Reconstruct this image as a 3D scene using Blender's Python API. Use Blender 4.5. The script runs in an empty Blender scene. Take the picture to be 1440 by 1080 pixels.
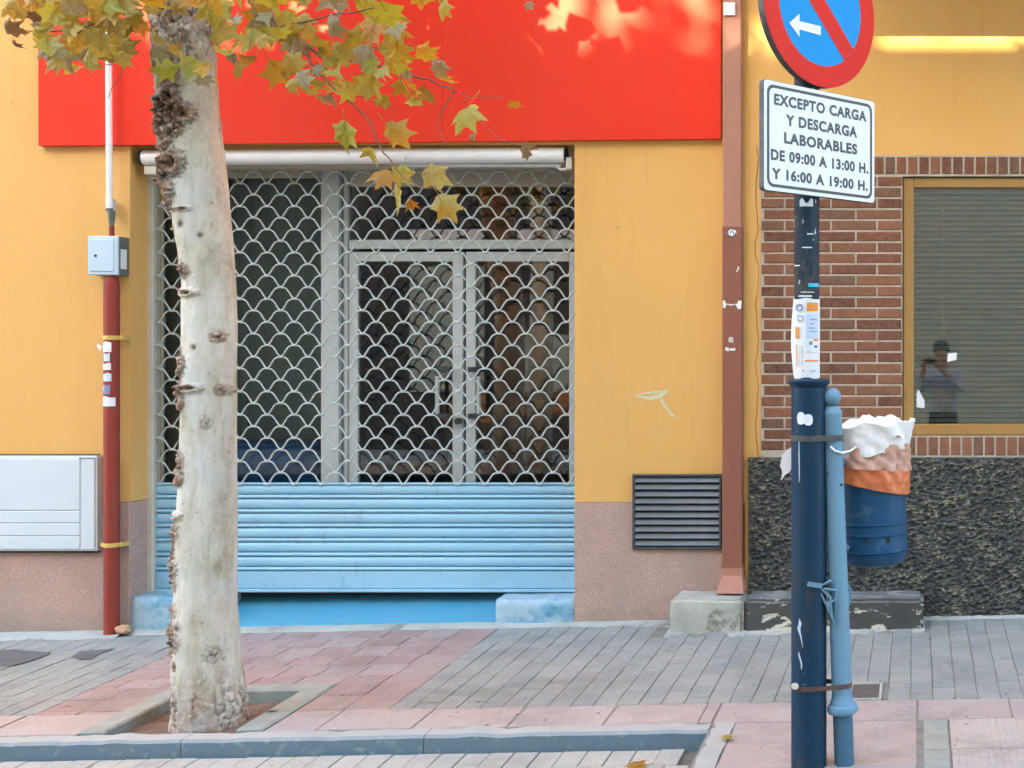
import bpy, bmesh, math, random
from mathutils import Vector, Matrix, noise

random.seed(7)
scn = bpy.context.scene
COL = scn.collection

# ------------------------------------------------------------------ camera
# wall face is the plane y = 0, the street lies at y < 0, z = 0 is the pavement at the wall
D, F, CX, CY, CAMZ = 7.7, 1925.0, 1290.0, 490.0, 1.512
cam_d = bpy.data.cameras.new('camera')
cam = bpy.data.objects.new('camera', cam_d)
COL.objects.link(cam)
cam.location = (0, -D, CAMZ)
cam.rotation_euler = (math.radians(90), 0, 0)
cam_d.sensor_width = 36
cam_d.lens = 36 * F / 1440
cam_d.shift_x = -(CX - 720) / 1440
cam_d.shift_y = -(540 - CY) / 1440
cam_d.clip_start = 0.05
cam_d.clip_end = 500
scn.camera = cam

# ------------------------------------------------------------------ light
SUN_E, SUN_A = math.radians(31), math.radians(20)      # elevation, azimuth left of the camera's back
to_sun = Vector((-math.sin(SUN_A) * math.cos(SUN_E), -math.cos(SUN_A) * math.cos(SUN_E), math.sin(SUN_E)))
world = bpy.data.worlds.new('World')
scn.world = world
world.use_nodes = True
wn = world.node_tree
bg = wn.nodes['Background']
sky = wn.nodes.new('ShaderNodeTexSky')
sky.sky_type = 'NISHITA'
sky.sun_disc = False
sky.sun_elevation = SUN_E
sky.sun_rotation = math.atan2(to_sun.x, to_sun.y)
sky.dust_density = 1.4
sky.ozone_density = 0.9
wn.links.new(sky.outputs[0], bg.inputs[0])
bg.inputs[1].default_value = 0.08
sun_d = bpy.data.lights.new('sun', 'SUN')
sun_d.energy = 2.9
sun_d.angle = math.radians(0.5)
sun_d.color = (1, 0.83, 0.55)
sun = bpy.data.objects.new('sun', sun_d)
COL.objects.link(sun)
sun.rotation_euler = to_sun.to_track_quat('Z', 'Y').to_euler()
scn.view_settings.view_transform = 'Standard'
scn.view_settings.look = 'None'
scn.view_settings.exposure = 4.2
scn.view_settings.gamma = 1
scn.cycles.max_bounces = 8
scn.cycles.transparent_max_bounces = 16

# ------------------------------------------------------------------ helpers
def X(px, t=0.0): return (px - CX) * (D - t) / F
def Z(py, t=0.0): return CAMZ - (py - CY) * (D - t) / F
def P(px, py, t=0.0): return Vector((X(px, t), -t, Z(py, t)))
def gz(x, t): return 0.0185 * x - 0.02 * t            # pavement falls to the left and to the street
def G(px, py):
    """the pavement point seen at a pixel"""
    t = 1.0
    for _ in range(12):
        x = X(px, t)
        z = F * (CAMZ - gz(x, t)) / (py - CY)
        t = D - z
    return X(px, t), t

def lin(c):
    if isinstance(c, str):
        c = [int(c[i:i + 2], 16) / 255 for i in (0, 2, 4)]
        c = [v / 12.92 if v <= 0.04045 else ((v + 0.055) / 1.055) ** 2.4 for v in c]
    return (c[0], c[1], c[2], 1)

class NT:
    def __init__(s, name):
        s.m = bpy.data.materials.new(name); s.m.use_nodes = True
        s.t = s.m.node_tree; s.b = s.t.nodes['Principled BSDF']
        s.tc = s.n('ShaderNodeTexCoord')
    def n(s, kind, **kw):
        o = s.t.nodes.new(kind)
        for k, v in kw.items(): setattr(o, k, v)
        return o
    def l(s, a, b): s.t.links.new(a, b)
    def noise(s, scale, detail=4, rough=0.6, src='Object', stretch=None, dist=0):
        o = s.n('ShaderNodeTexNoise')
        o.inputs['Scale'].default_value = scale; o.inputs['Detail'].default_value = detail
        o.inputs['Roughness'].default_value = rough; o.inputs['Distortion'].default_value = dist
        v = s.tc.outputs[src] if isinstance(src, str) else src
        if stretch:
            mp = s.n('ShaderNodeMapping'); mp.inputs['Scale'].default_value = stretch
            s.l(v, mp.inputs[0]); v = mp.outputs[0]
        s.l(v, o.inputs['Vector'])
        return o.outputs[0]
    def world_vec(s):
        g = s.n('ShaderNodeNewGeometry'); return g.outputs['Position']
    def ramp(s, fac, stops, interp='LINEAR'):
        r = s.n('ShaderNodeValToRGB'); r.color_ramp.interpolation = interp
        e = r.color_ramp.elements
        while len(e) < len(stops): e.new(0.5)
        for i, (p, c) in enumerate(stops):
            e[i].position = p; e[i].color = lin(c) if not isinstance(c, (int, float)) else (c, c, c, 1)
        s.l(fac, r.inputs[0]); return r.outputs[0]
    def mix(s, fac, a, b, mode='MIX'):
        m = s.n('ShaderNodeMix', data_type='RGBA', blend_type=mode)
        for i, v in ((0, fac), (6, a), (7, b)):
            if hasattr(v, 'is_linked') or hasattr(v, 'links'): s.l(v, m.inputs[i])
            elif i == 0: m.inputs[0].default_value = v
            else: m.inputs[i].default_value = lin(v)
        return m.outputs[2]
    def math(s, op, a, b=0.0):
        m = s.n('ShaderNodeMath', operation=op)
        for i, v in ((0, a), (1, b)):
            if isinstance(v, (int, float)): m.inputs[i].default_value = v
            else: s.l(v, m.inputs[i])
        return m.outputs[0]
    def bump(s, h, strength=0.3, dist=0.01, prev=None):
        b = s.n('ShaderNodeBump'); b.inputs['Strength'].default_value = strength; b.inputs['Distance'].default_value = dist
        s.l(h, b.inputs['Height'])
        if prev: s.l(prev, b.inputs['Normal'])
        return b.outputs[0]
    def done(s, col, rough=0.7, nrm=None, metal=0.0, spec=0.5):
        if hasattr(col, 'links'): s.l(col, s.b.inputs['Base Color'])
        else: s.b.inputs['Base Color'].default_value = lin(col)
        if hasattr(rough, 'links'): s.l(rough, s.b.inputs['Roughness'])
        else: s.b.inputs['Roughness'].default_value = rough
        s.b.inputs['Metallic'].default_value = metal
        s.b.inputs['Specular IOR Level'].default_value = spec
        if nrm: s.l(nrm, s.b.inputs['Normal'])
        return s.m

def simple(name, a, b=None, scale=6, rough=0.6, bump=0.15, bscale=60, bdist=0.003, metal=0, spot=None, spot_at=0.62, spot_scale=9, stretch=None, rnd=0.0, spec=0.5):
    """paint, plaster, stone: two close tones in soft blotches, optional worn spots, fine relief"""
    k = NT(name)
    n1 = k.noise(scale, 5, 0.65, stretch=stretch)
    col = k.mix(k.ramp(n1, [(0.35, 0.0), (0.68, 1.0)]), a, b or a)
    if rnd:
        oi = k.n('ShaderNodeObjectInfo')
        v = k.math('MULTIPLY_ADD', oi.outputs['Random'], 2 * rnd)
        v.node.inputs[2].default_value = 1 - rnd
        hs = k.n('ShaderNodeHueSaturation'); k.l(v, hs.inputs['Value']); k.l(col, hs.inputs['Color']); col = hs.outputs[0]
    if spot:
        n2 = k.noise(spot_scale, 8, 0.7, stretch=stretch)
        col = k.mix(k.ramp(n2, [(spot_at, 0.0), (spot_at + 0.05, 1.0)]), col, spot)
    nb = k.noise(bscale, 4, 0.6)
    return k.done(col, rough, k.bump(nb, bump, bdist), metal, spec)

# ---- mesh builder
class MB:
    def __init__(s): s.v = []; s.f = []; s.mi = []; s.cur = 0
    def add(s, vs, fs):
        o = len(s.v); s.v += [tuple(v) for v in vs]
        s.f += [tuple(o + i for i in f) for f in fs]; s.mi += [s.cur] * len(fs)
        return s
    def box(s, x0, x1, y0, y1, z0, z1):
        return s.add([(x, y, z) for z in (z0, z1) for y in (y0, y1) for x in (x0, x1)],
                     [(0, 2, 3, 1), (4, 5, 7, 6), (0, 1, 5, 4), (1, 3, 7, 5), (3, 2, 6, 7), (2, 0, 4, 6)])
    def cbox(s, x0, x1, y0, y1, z0, z1, c=0.004):
        """box with its street-side edges chamfered"""
        a = [(x0, y1, z0), (x1, y1, z0), (x1, y1, z1), (x0, y1, z1)]
        b = [(x0, y0 + c, z0), (x1, y0 + c, z0), (x1, y0 + c, z1), (x0, y0 + c, z1)]
        d = [(x0 + c, y0, z0 + c), (x1 - c, y0, z0 + c), (x1 - c, y0, z1 - c), (x0 + c, y0, z1 - c)]
        fs = [(8, 9, 10, 11), (3, 2, 1, 0)]
        for i in range(4):
            j = (i + 1) % 4
            fs += [(i, j, 4 + j, 4 + i), (4 + i, 4 + j, 8 + j, 8 + i)]
        return s.add(a + b + d, fs)
    def prism(s, poly, y0, y1):
        """polygon in (x, z), seen from the street counter-clockwise, from y0 (street side) to y1"""
        n = len(poly)
        vs = [(x, y0, z) for x, z in poly] + [(x, y1, z) for x, z in poly]
        fs = [tuple(range(n)), tuple(range(2 * n - 1, n - 1, -1))]
        fs += [(i, n + i, n + (i + 1) % n, (i + 1) % n) for i in range(n)]
        return s.add(vs, fs)
    def tube(s, pts, r, n=8, cap=True):
        pts = [Vector(p) for p in pts]
        rs = r if isinstance(r, (list, tuple)) else [r] * len(pts)
        up = None; vs = []; m = len(pts)
        for i, p in enumerate(pts):
            d = (pts[min(i + 1, m - 1)] - pts[max(i - 1, 0)]).normalized()
            if up is None:
                up = d.orthogonal().normalized()
            else:
                up = (up - d * up.dot(d)).normalized()
            w = d.cross(up)
            for k in range(n):
                a = 2 * math.pi * k / n
                vs.append(p + (up * math.cos(a) + w * math.sin(a)) * rs[i])
        fs = [(i * n + k, i * n + (k + 1) % n, (i + 1) * n + (k + 1) % n, (i + 1) * n + k) for i in range(m - 1) for k in range(n)]
        if cap: fs += [tuple(range(n - 1, -1, -1)), tuple(range((m - 1) * n, m * n))]
        return s.add(vs, fs)
    def lathe(s, axis0, prof, n=24, axis=(0, 0, 1), cap=True):
        """prof: list of (radius, height along axis)"""
        a0 = Vector(axis0); ax = Vector(axis).normalized(); u = ax.orthogonal().normalized(); w = ax.cross(u)
        vs = []
        for r, h in prof:
            for k in range(n):
                a = 2 * math.pi * k / n
                vs.append(a0 + ax * h + (u * math.cos(a) + w * math.sin(a)) * r)
        m = len(prof)
        fs = [(i * n + k, i * n + (k + 1) % n, (i + 1) * n + (k + 1) % n, (i + 1) * n + k) for i in range(m - 1) for k in range(n)]
        if cap: fs += [tuple(range(n - 1, -1, -1)), tuple(range((m - 1) * n, m * n))]
        return s.add(vs, fs)
    def mesh(s, name, mats, origin=(0, 0, 0), smooth=False):
        me = bpy.data.meshes.new(name)
        o = Vector(origin)
        me.from_pydata([tuple(Vector(v) - o) for v in s.v], [], s.f)
        for m in (mats if isinstance(mats, (list, tuple)) else [mats]): me.materials.append(m)
        if any(s.mi): me.polygons.foreach_set('material_index', s.mi)
        me.update()
        if smooth:
            me.shade_smooth()
            if smooth is not True:
                me.set_sharp_from_angle(angle=math.radians(smooth))
        return me
    def build(s, name, mats, parent=None, origin=None, smooth=False):
        if parent is not None: origin = wloc(parent)
        elif origin is None:
            n = len(s.v)
            origin = (sum(v[0] for v in s.v) / n, sum(v[1] for v in s.v) / n, min(v[2] for v in s.v))
        ob = bpy.data.objects.new(name, s.mesh(name, mats, origin, smooth))
        COL.objects.link(ob)
        if parent is not None: ob.parent = parent
        else: ob.location = origin
        return ob

def wloc(o):
    v = Vector((0, 0, 0))
    while o is not None:
        v += Vector(o.location); o = o.parent
    return v
def tag(o, label=None, cat=None, group=None, kind=None):
    for k, v in (('label', label), ('category', cat), ('group', group), ('kind', kind)):
        if v: o[k] = v
    return o
def thing(name, loc, label, cat, group=None):
    o = bpy.data.objects.new(name, None); o.empty_display_size = 0.1
    COL.objects.link(o); o.location = loc
    return tag(o, label, cat, group)
def inst(name, me, loc, parent, rz=0.0):
    o = bpy.data.objects.new(name, me); COL.objects.link(o); o.parent = parent
    o.location = Vector(loc) - wloc(parent); o.rotation_euler = (0, 0, rz)
    return o
def nz(x, y, z=0.0): return noise.noise(Vector((x, y, z)))

# ------------------------------------------------------------------ materials
def wall_paint():
    k = NT('ochre_render'); pos = k.world_vec()
    n1 = k.noise(0.9, 5, 0.6, pos)
    col = k.mix(k.ramp(n1, [(0.3, 0.0), (0.7, 1.0)]), (0.675, 0.37, 0.108), (0.70, 0.40, 0.13))
    n2 = k.noise(3.0, 6, 0.7, pos, (1, 1, 0.25))
    col = k.mix(k.ramp(n2, [(0.55, 0.0), (0.85, 0.5)]), col, (0.56, 0.31, 0.09))
    n9 = k.noise(0.55, 6, 0.75, pos, (1, 1, 0.6))
    col = k.mix(k.ramp(n9, [(0.50, 0.0), (0.515, 0.10), (0.66, 0.16)]), col, (0.72, 0.46, 0.20))
    n10 = k.noise(9, 5, 0.7, pos, (1, 1, 0.06))
    col = k.mix(k.ramp(n10, [(0.58, 0.0), (0.72, 0.22)]), col, (0.42, 0.22, 0.06))
    n4 = k.noise(14, 3, 0.5, pos)
    col = k.mix(k.ramp(n4, [(0.735, 0.0), (0.76, 0.6)]), col, (0.25, 0.13, 0.05))
    n3 = k.noise(160, 3, 0.6, pos)
    nf = k.noise(25, 4, 0.6, pos)
    return k.done(col, 0.9, k.bump(n3, 0.35, 0.004, k.bump(nf, 0.12, 0.01)), spec=0.2)
OCHRE = wall_paint()

def granite(name, a, b, c, d):
    k = NT(name); pos = k.world_vec()
    n = k.noise(190, 2, 0.5, pos)
    col = k.ramp(n, [(0.36, a), (0.46, b), (0.56, c), (0.68, d)])
    n2 = k.noise(2.2, 5, 0.7, pos)
    col = k.mix(k.ramp(n2, [(0.45, 0.0), (0.8, 0.55)]), col, (0.23, 0.19, 0.16))
    # dirt splashed up from the pavement
    sx = k.n('ShaderNodeSeparateXYZ'); k.l(pos, sx.inputs[0])
    h = k.math('ADD', sx.outputs[2], k.math('MULTIPLY', k.noise(7, 5, 0.7, pos), 0.28))
    col = k.mix(k.ramp(h, [(0.02, 0.75), (0.20, 0.0)]), col, (0.20, 0.185, 0.14))
    return k.done(col, 0.75, k.bump(n, 0.15, 0.002), spec=0.3)
GRANITE = granite('pink_granite', (0.27, 0.165, 0.135), (0.42, 0.27, 0.22), (0.48, 0.315, 0.255), (0.56, 0.42, 0.35))

def rough_stone():
    k = NT('dark_rough_stone'); pos = k.world_vec()
    at = k.n('ShaderNodeAttribute', attribute_name='tone')
    n = k.noise(105, 6, 0.78, pos, (0.6, 1, 1.1))
    v = k.math('ADD', k.math('MULTIPLY', at.outputs['Fac'], 0.45), k.math('MULTIPLY', n, 0.7))
    col = k.ramp(v, [(0.38, (0.010, 0.012, 0.014)), (0.56, (0.035, 0.037, 0.036)), (0.68, (0.09, 0.086, 0.06)), (0.79, (0.26, 0.24, 0.14))])
    return k.done(col, 0.65, k.bump(n, 0.5, 0.006))
STONE = rough_stone()

def brick_mat():
    k = NT('brown_brick'); oi = k.n('ShaderNodeObjectInfo')
    col = k.ramp(oi.outputs['Random'], [(0.0, (0.105, 0.045, 0.026)), (0.3, (0.175, 0.070, 0.036)), (0.6, (0.23, 0.098, 0.050)), (0.85, (0.165, 0.080, 0.044)), (1.0, (0.13, 0.075, 0.048))])
    n = k.noise(35, 6, 0.7, k.world_vec())
    col = k.mix(k.ramp(n, [(0.4, 0.0), (0.75, 0.6)]), col, (0.30, 0.15, 0.10))
    n2 = k.noise(6, 4, 0.7, k.world_vec())
    col = k.mix(k.ramp(n2, [(0.55, 0.0), (0.8, 0.5)]), col, (0.09, 0.04, 0.03))
    return k.done(col, 0.85, k.bump(n, 0.4, 0.004), spec=0.25)
BRICK = brick_mat()
MORTAR = simple('pale_mortar', (0.47, 0.41, 0.33), (0.34, 0.29, 0.225), 9, 0.95, 0.5, 90, 0.004)
def sign_red():
    k = NT('red_sign_paint'); pos = k.world_vec()
    col = k.mix(k.noise(0.8, 3, 0.5, pos), (0.70, 0.024, 0.006), (0.75, 0.036, 0.010))
    fd_ = k.noise(0.45, 3, 0.5, pos)
    col = k.mix(k.ramp(fd_, [(0.42, 0.0), (0.66, 0.35)]), col, (0.72, 0.060, 0.030))
    st = k.noise(4, 6, 0.7, pos, (1.0, 1, 0.15))
    col = k.mix(k.ramp(st, [(0.55, 0.0), (0.9, 0.3)]), col, (0.55, 0.07, 0.04))
    return k.done(col, 0.55, k.bump(k.noise(45, 3, 0.5, pos), 0.05, 0.003), spec=0.2)
RED = sign_red()
GRAFFITI = simple('pale_paint', (0.62, 0.62, 0.42), (0.55, 0.50, 0.25), 30, 0.8, 0.1)
WHITE_METAL = simple('white_metal', (0.84, 0.84, 0.83), (0.78, 0.78, 0.77), 5, 0.35, 0.05)
CREAM_METAL = simple('cream_metal', (0.58, 0.55, 0.46), (0.50, 0.46, 0.37), 7, 0.45, 0.1, spot=(0.30, 0.22, 0.14), spot_at=0.70)
GALV = simple('galvanised_steel', (0.47, 0.51, 0.48), (0.36, 0.40, 0.375), 25, 0.42, 0.1, metal=0.0)
ALU = simple('pale_aluminium', (0.56, 0.60, 0.58), (0.50, 0.54, 0.53), 4, 0.35, 0.05, stretch=(1, 1, 0.2))
def shutter_blue():
    k = NT('pale_blue_shutter_paint'); pos = k.world_vec()
    n = k.noise(3.5, 5, 0.65, pos, (0.4, 1, 1))
    col = k.mix(k.ramp(n, [(0.35, 0.0), (0.7, 1.0)]), (0.25, 0.49, 0.635), (0.305, 0.54, 0.665))
    n2 = k.noise(18, 7, 0.7, pos, (1, 1, 0.35))
    col = k.mix(k.ramp(n2, [(0.60, 0.0), (0.72, 0.55)]), col, (0.13, 0.20, 0.25))
    n3 = k.noise(2.2, 6, 0.75, pos, (0.5, 1, 2.2))
    col = k.mix(k.ramp(n3, [(0.52, 0.0), (0.75, 0.35)]), col, (0.20, 0.28, 0.32))
    return k.done(col, 0.42, k.bump(k.noise(70, 3, 0.5, pos), 0.06, 0.002))
SHUTTER = shutter_blue()
def step_paint(name, amount):
    k = NT(name); pos = k.world_vec()
    col = k.mix(k.noise(5, 4, 0.6, pos), (0.036, 0.235, 0.375), (0.066, 0.29, 0.42))
    w = k.noise(4, 10, 0.72, pos, (1, 1, 1.8))
    col = k.mix(k.ramp(w, [(amount, 0.0), (amount + 0.16, 0.85)]), col, k.mix(k.noise(30, 4, 0.6, pos), (0.50, 0.57, 0.59), (0.24, 0.40, 0.49)))
    d = k.noise(5, 6, 0.7, pos)
    col = k.mix(k.ramp(d, [(0.58, 0.0), (0.75, 0.55)]), col, (0.10, 0.13, 0.15))
    return k.done(col, 0.6, k.bump(w, 0.3, 0.006, k.bump(k.noise(80, 3, 0.6, pos), 0.3, 0.004)))
STEP_WORN = step_paint('worn_blue_step_paint', 0.37)
STEP_BLUE = step_paint('blue_step_paint', 0.70)
def rust_paint(name, a, b, rust, at=0.62, rough=0.4, scale=8, chip=None, stretch=(1, 1, 0.35), chip_at=0.70, spec=0.28):
    k = NT(name); pos = k.world_vec()
    col = k.mix(k.noise(3, 4, 0.6, pos), a, b)
    n = k.noise(scale, 7, 0.7, pos, stretch)
    col = k.mix(k.ramp(n, [(at, 0.0), (at + 0.06, 0.85)]), col, rust)
    if chip:
        n3 = k.noise(38, 5, 0.7, pos, (1, 1, 0.45))
        col = k.mix(k.ramp(n3, [(chip_at, 0.0), (chip_at + 0.02, 1.0)]), col, chip)
    n4 = k.noise(5, 6, 0.75, pos, (1.2, 1.2, 0.5))
    col = k.mix(k.ramp(n4, [(0.50, 0.0), (0.75, 0.35)]), col, rust)
    n5 = k.noise(30, 4, 0.65, pos, (1.5, 1.5, 0.10))
    col = k.mix(k.ramp(n5, [(0.60, 0.0), (0.70, 0.30)]), col, rust)
    r = k.ramp(n, [(at - 0.2, rough), (at + 0.1, 0.8)])
    dents = k.noise(9, 2, 0.4, pos)
    return k.done(col, r, k.bump(dents, 0.25, 0.008, k.bump(n, 0.14, 0.004, k.bump(k.noise(120, 2, 0.5, pos), 0.06, 0.002))), spec=spec)
COLUMN_BLUE = rust_paint('navy_column_paint', (0.002, 0.026, 0.056), (0.004, 0.034, 0.070), (0.035, 0.04, 0.042), 0.58, 0.42, 9, (0.42, 0.52, 0.6), chip_at=0.70)
POLE_DARK = rust_paint('scuffed_dark_pole_paint', (0.010, 0.020, 0.034), (0.016, 0.034, 0.055), (0.06, 0.058, 0.052), 0.53, 0.45, 14, (0.5, 0.55, 0.58), chip_at=0.64)
BOLLARD_BLUE = rust_paint('pale_blue_bollard_paint', (0.13, 0.265, 0.36), (0.155, 0.295, 0.385), (0.12, 0.115, 0.095), 0.61, 0.45, 10, (0.04, 0.05, 0.06), chip_at=0.69)
FOOT_BLUE = rust_paint('dark_blue_foot_paint', (0.045, 0.125, 0.19), (0.06, 0.145, 0.21), (0.09, 0.08, 0.07), 0.60, 0.45, 9)
BIN_BLUE = simple('blue_bin_plastic', (0.006, 0.055, 0.125), (0.010, 0.070, 0.15), 5, 0.5, 0.12, spot=(0.04, 0.10, 0.16), spot_at=0.58, spec=0.28)
PIPE_RED = rust_paint('red_pipe_paint', (0.27, 0.042, 0.024), (0.23, 0.035, 0.022), (0.12, 0.05, 0.04), 0.62, 0.5, 5)
TERRACOTTA = rust_paint('terracotta_pipe_paint', (0.235, 0.085, 0.052), (0.26, 0.098, 0.06), (0.17, 0.07, 0.05), 0.62, 0.6, 4, chip=(0.5, 0.4, 0.33), chip_at=0.76)
TERRA_PALE = rust_paint('pale_terracotta_paint', (0.37, 0.17, 0.115), (0.41, 0.195, 0.13), (0.27, 0.13, 0.09), 0.66, 0.6, 4)
YELLOW = simple('yellow_clamp_paint', (0.62, 0.42, 0.10), (0.55, 0.36, 0.09), 20, 0.5)
BOX_BLUE = simple('pale_blue_grey_plastic', (0.48, 0.60, 0.67), (0.43, 0.55, 0.63), 6, 0.45, 0.05, spot=(0.36, 0.45, 0.5), spot_at=0.66)
BOX_DARK = simple('dark_grey_green_metal', (0.13, 0.145, 0.12), (0.10, 0.115, 0.10), 8, 0.6)
CABINET = simple('white_cabinet_plastic', (0.58, 0.63, 0.645), (0.53, 0.58, 0.60), 3, 0.45, 0.05, spot=(0.55, 0.58, 0.56), spot_at=0.68)
DARK_GAP = simple('dark_joint', (0.02, 0.02, 0.02), None, 5, 0.9)
BLACK_METAL = simple('black_metal', (0.035, 0.042, 0.045), (0.055, 0.062, 0.065), 8, 0.38, 0.1)
WOOD_ALU = simple('golden_brown_window_frame', (0.31, 0.165, 0.042), (0.36, 0.20, 0.055), 5, 0.45, 0.08, stretch=(1, 1, 0.15), spot=(0.22, 0.12, 0.04), spot_at=0.62)
BLIND = simple('grey_green_blind', (0.46, 0.56, 0.52), (0.42, 0.52, 0.48), 4, 0.5, 0.03)
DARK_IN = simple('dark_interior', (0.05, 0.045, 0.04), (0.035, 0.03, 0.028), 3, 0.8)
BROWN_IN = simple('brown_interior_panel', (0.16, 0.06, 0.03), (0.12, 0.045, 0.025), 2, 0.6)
ORANGE_IN = simple('orange_brown_counter', (0.45, 0.20, 0.06), (0.38, 0.16, 0.05), 4, 0.5)
PALE_IN = simple('pale_interior_wall', (0.55, 0.52, 0.46), (0.5, 0.47, 0.42), 2, 0.8)
CRATE_BLUE = simple('deep_blue_plastic', (0.02, 0.20, 0.62), (0.025, 0.23, 0.66), 3, 0.4)
CONCRETE = simple('pale_concrete', (0.44, 0.44, 0.37), (0.31, 0.305, 0.25), 5, 0.9, 0.4, 60, 0.006, spot=(0.19, 0.17, 0.13), spot_at=0.58, spot_scale=4)
def worn_stone():
    k = NT('black_painted_worn_stone'); pos = k.world_vec()
    col = k.mix(k.noise(6, 5, 0.6, pos), (0.030, 0.036, 0.042), (0.085, 0.075, 0.055))
    w = k.noise(8, 6, 0.66, pos, (0.7, 1, 1.5), 0.5)
    pale = k.mix(k.noise(40, 3, 0.5, pos), (0.62, 0.58, 0.45), (0.45, 0.42, 0.33))
    col = k.mix(k.ramp(w, [(0.555, 0.0), (0.575, 1.0)]), col, pale)
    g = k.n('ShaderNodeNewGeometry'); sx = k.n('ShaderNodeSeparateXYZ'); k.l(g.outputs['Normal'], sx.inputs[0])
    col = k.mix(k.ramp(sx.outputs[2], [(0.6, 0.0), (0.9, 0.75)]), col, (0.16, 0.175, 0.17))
    return k.done(col, 0.8, k.bump(w, 0.4, 0.006, k.bump(k.noise(60, 4, 0.6, pos), 0.4, 0.006)))
WORN_STONE = worn_stone()

def paving(name, stops, dirt, scale=1.0):
    k = NT(name); pos = k.world_vec(); oi = k.n('ShaderNodeObjectInfo')
    col = k.ramp(oi.outputs['Random'], stops)
    n = k.noise(5 * scale, 6, 0.7, pos)
    col = k.mix(k.ramp(n, [(0.42, 0.0), (0.75, 0.7)]), col, dirt)
    n6 = k.noise(1.7, 6, 0.72, pos, dist=0.4)
    col = k.mix(k.ramp(n6, [(0.50, 0.0), (0.72, 0.50)]), col, (0.125, 0.13, 0.115))
    n7 = k.noise(11, 5, 0.7, pos)
    col = k.mix(k.ramp(n7, [(0.60, 0.0), (0.72, 0.35)]), col, (0.50, 0.48, 0.43))
    n2 = k.noise(90, 4, 0.7, pos)
    col = k.mix(k.ramp(n2, [(0.3, 0.35), (0.5, 0.0)]), col, (0.07, 0.068, 0.06))
    n5 = k.noise(22, 3, 0.5, pos)
    col = k.mix(k.ramp(n5, [(0.70, 0.0), (0.73, 0.8)]), col, (0.06, 0.055, 0.05))
    n8 = k.noise(60, 2, 0.5, pos)
    col = k.mix(k.ramp(n8, [(0.74, 0.0), (0.77, 0.7)]), col, (0.5, 0.48, 0.42))
    return k.done(col, 0.85, k.bump(n2, 0.4, 0.003, k.bump(n, 0.2, 0.006)), spec=0.3)
GREY_PAVE = paving('grey_concrete_paver', [(0.0, (0.225, 0.25, 0.235)), (0.4, (0.255, 0.275, 0.25)), (0.75, (0.28, 0.295, 0.265)), (1.0, (0.24, 0.255, 0.24))], (0.34, 0.35, 0.315))
PINK_PAVE = paving('pink_concrete_paver', [(0.0, (0.285, 0.195, 0.175)), (0.5, (0.325, 0.23, 0.21)), (1.0, (0.345, 0.275, 0.25))], (0.37, 0.335, 0.305))
SLAB = paving('pale_pink_slab', [(0.0, (0.345, 0.285, 0.255)), (0.5, (0.375, 0.315, 0.285)), (1.0, (0.36, 0.305, 0.28))], (0.42, 0.395, 0.36), 0.7)
PALE_SLAB = paving('pale_grooved_slab', [(0.0, (0.43, 0.39, 0.345)), (1.0, (0.46, 0.42, 0.375))], (0.40, 0.365, 0.32))
ROAD_PAVE = paving('pale_grey_road_paver', [(0.0, (0.33, 0.35, 0.315)), (1.0, (0.375, 0.39, 0.345))], (0.42, 0.42, 0.35))
JOINT = simple('sandy_joint', (0.235, 0.235, 0.205), (0.15, 0.15, 0.125), 12, 0.95, 0.5, 80, 0.004)
CEMENT = simple('pale_cement', (0.42, 0.44, 0.39), (0.31, 0.33, 0.29), 7, 0.9, 0.5, 70, 0.005, spot=(0.22, 0.22, 0.19), spot_at=0.57, spot_scale=6)
KERB = None
def kerb_mat():
    k = NT('grey_kerb_stone'); pos = k.world_vec()
    n = k.noise(6, 6, 0.7, pos)
    top = k.mix(n, (0.27, 0.295, 0.275), (0.40, 0.42, 0.39))
    face = k.mix(n, (0.090, 0.150, 0.190), (0.15, 0.205, 0.235))        # face darker and bluer than the top
    face = k.mix(k.ramp(k.noise(16, 6, 0.7, pos), [(0.55, 0.0), (0.68, 0.7)]), face, (0.28, 0.33, 0.33))
    g = k.n('ShaderNodeNewGeometry'); sx = k.n('ShaderNodeSeparateXYZ'); k.l(g.outputs['Normal'], sx.inputs[0])
    col = k.mix(k.ramp(sx.outputs[2], [(0.55, 0.0), (0.85, 1.0)]), face, top)
    return k.done(col, 0.85, k.bump(k.noise(90, 4, 0.6, pos), 0.4, 0.004))
KERB = kerb_mat()
EDGE_STONE = simple('grey_edging_stone', (0.31, 0.335, 0.29), (0.23, 0.25, 0.215), 9, 0.9, 0.4, 80, 0.004)
SOIL = simple('brown_soil', (0.13, 0.085, 0.058), (0.20, 0.14, 0.10), 14, 0.95, 0.9, 30, 0.02)
ASPHALT = simple('grey_asphalt', (0.10, 0.105, 0.09), (0.14, 0.145, 0.125), 3, 0.9, 0.5, 150, 0.004)
DARK_PATCH = simple('dark_asphalt_patch', (0.12, 0.125, 0.125), (0.085, 0.09, 0.09), 8, 0.9, 0.5, 90, 0.004)
ROCK = simple('orange_rubble', (0.45, 0.25, 0.14), (0.55, 0.34, 0.20), 25, 0.9, 0.5)
RUSTY = simple('rusty_strap', (0.06, 0.042, 0.035), (0.12, 0.065, 0.04), 30, 0.7, 0.3)
TAPE = simple('dull_black_tape', (0.055, 0.058, 0.055), (0.09, 0.085, 0.075), 25, 0.7)
PAPER = simple('white_paper', (0.74, 0.75, 0.74), (0.68, 0.69, 0.69), 8, 0.8, 0.1)
WHITE_PLASTIC = simple('white_plastic_film', (0.86, 0.84, 0.81), (0.80, 0.77, 0.74), 12, 0.45, 0.3, 35, 0.01)
ORANGE_BAG = simple('orange_plastic_film', (0.66, 0.20, 0.075), (0.60, 0.165, 0.06), 10, 0.38, 0.4, 28, 0.012, stretch=(1, 1, 0.4))
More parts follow.
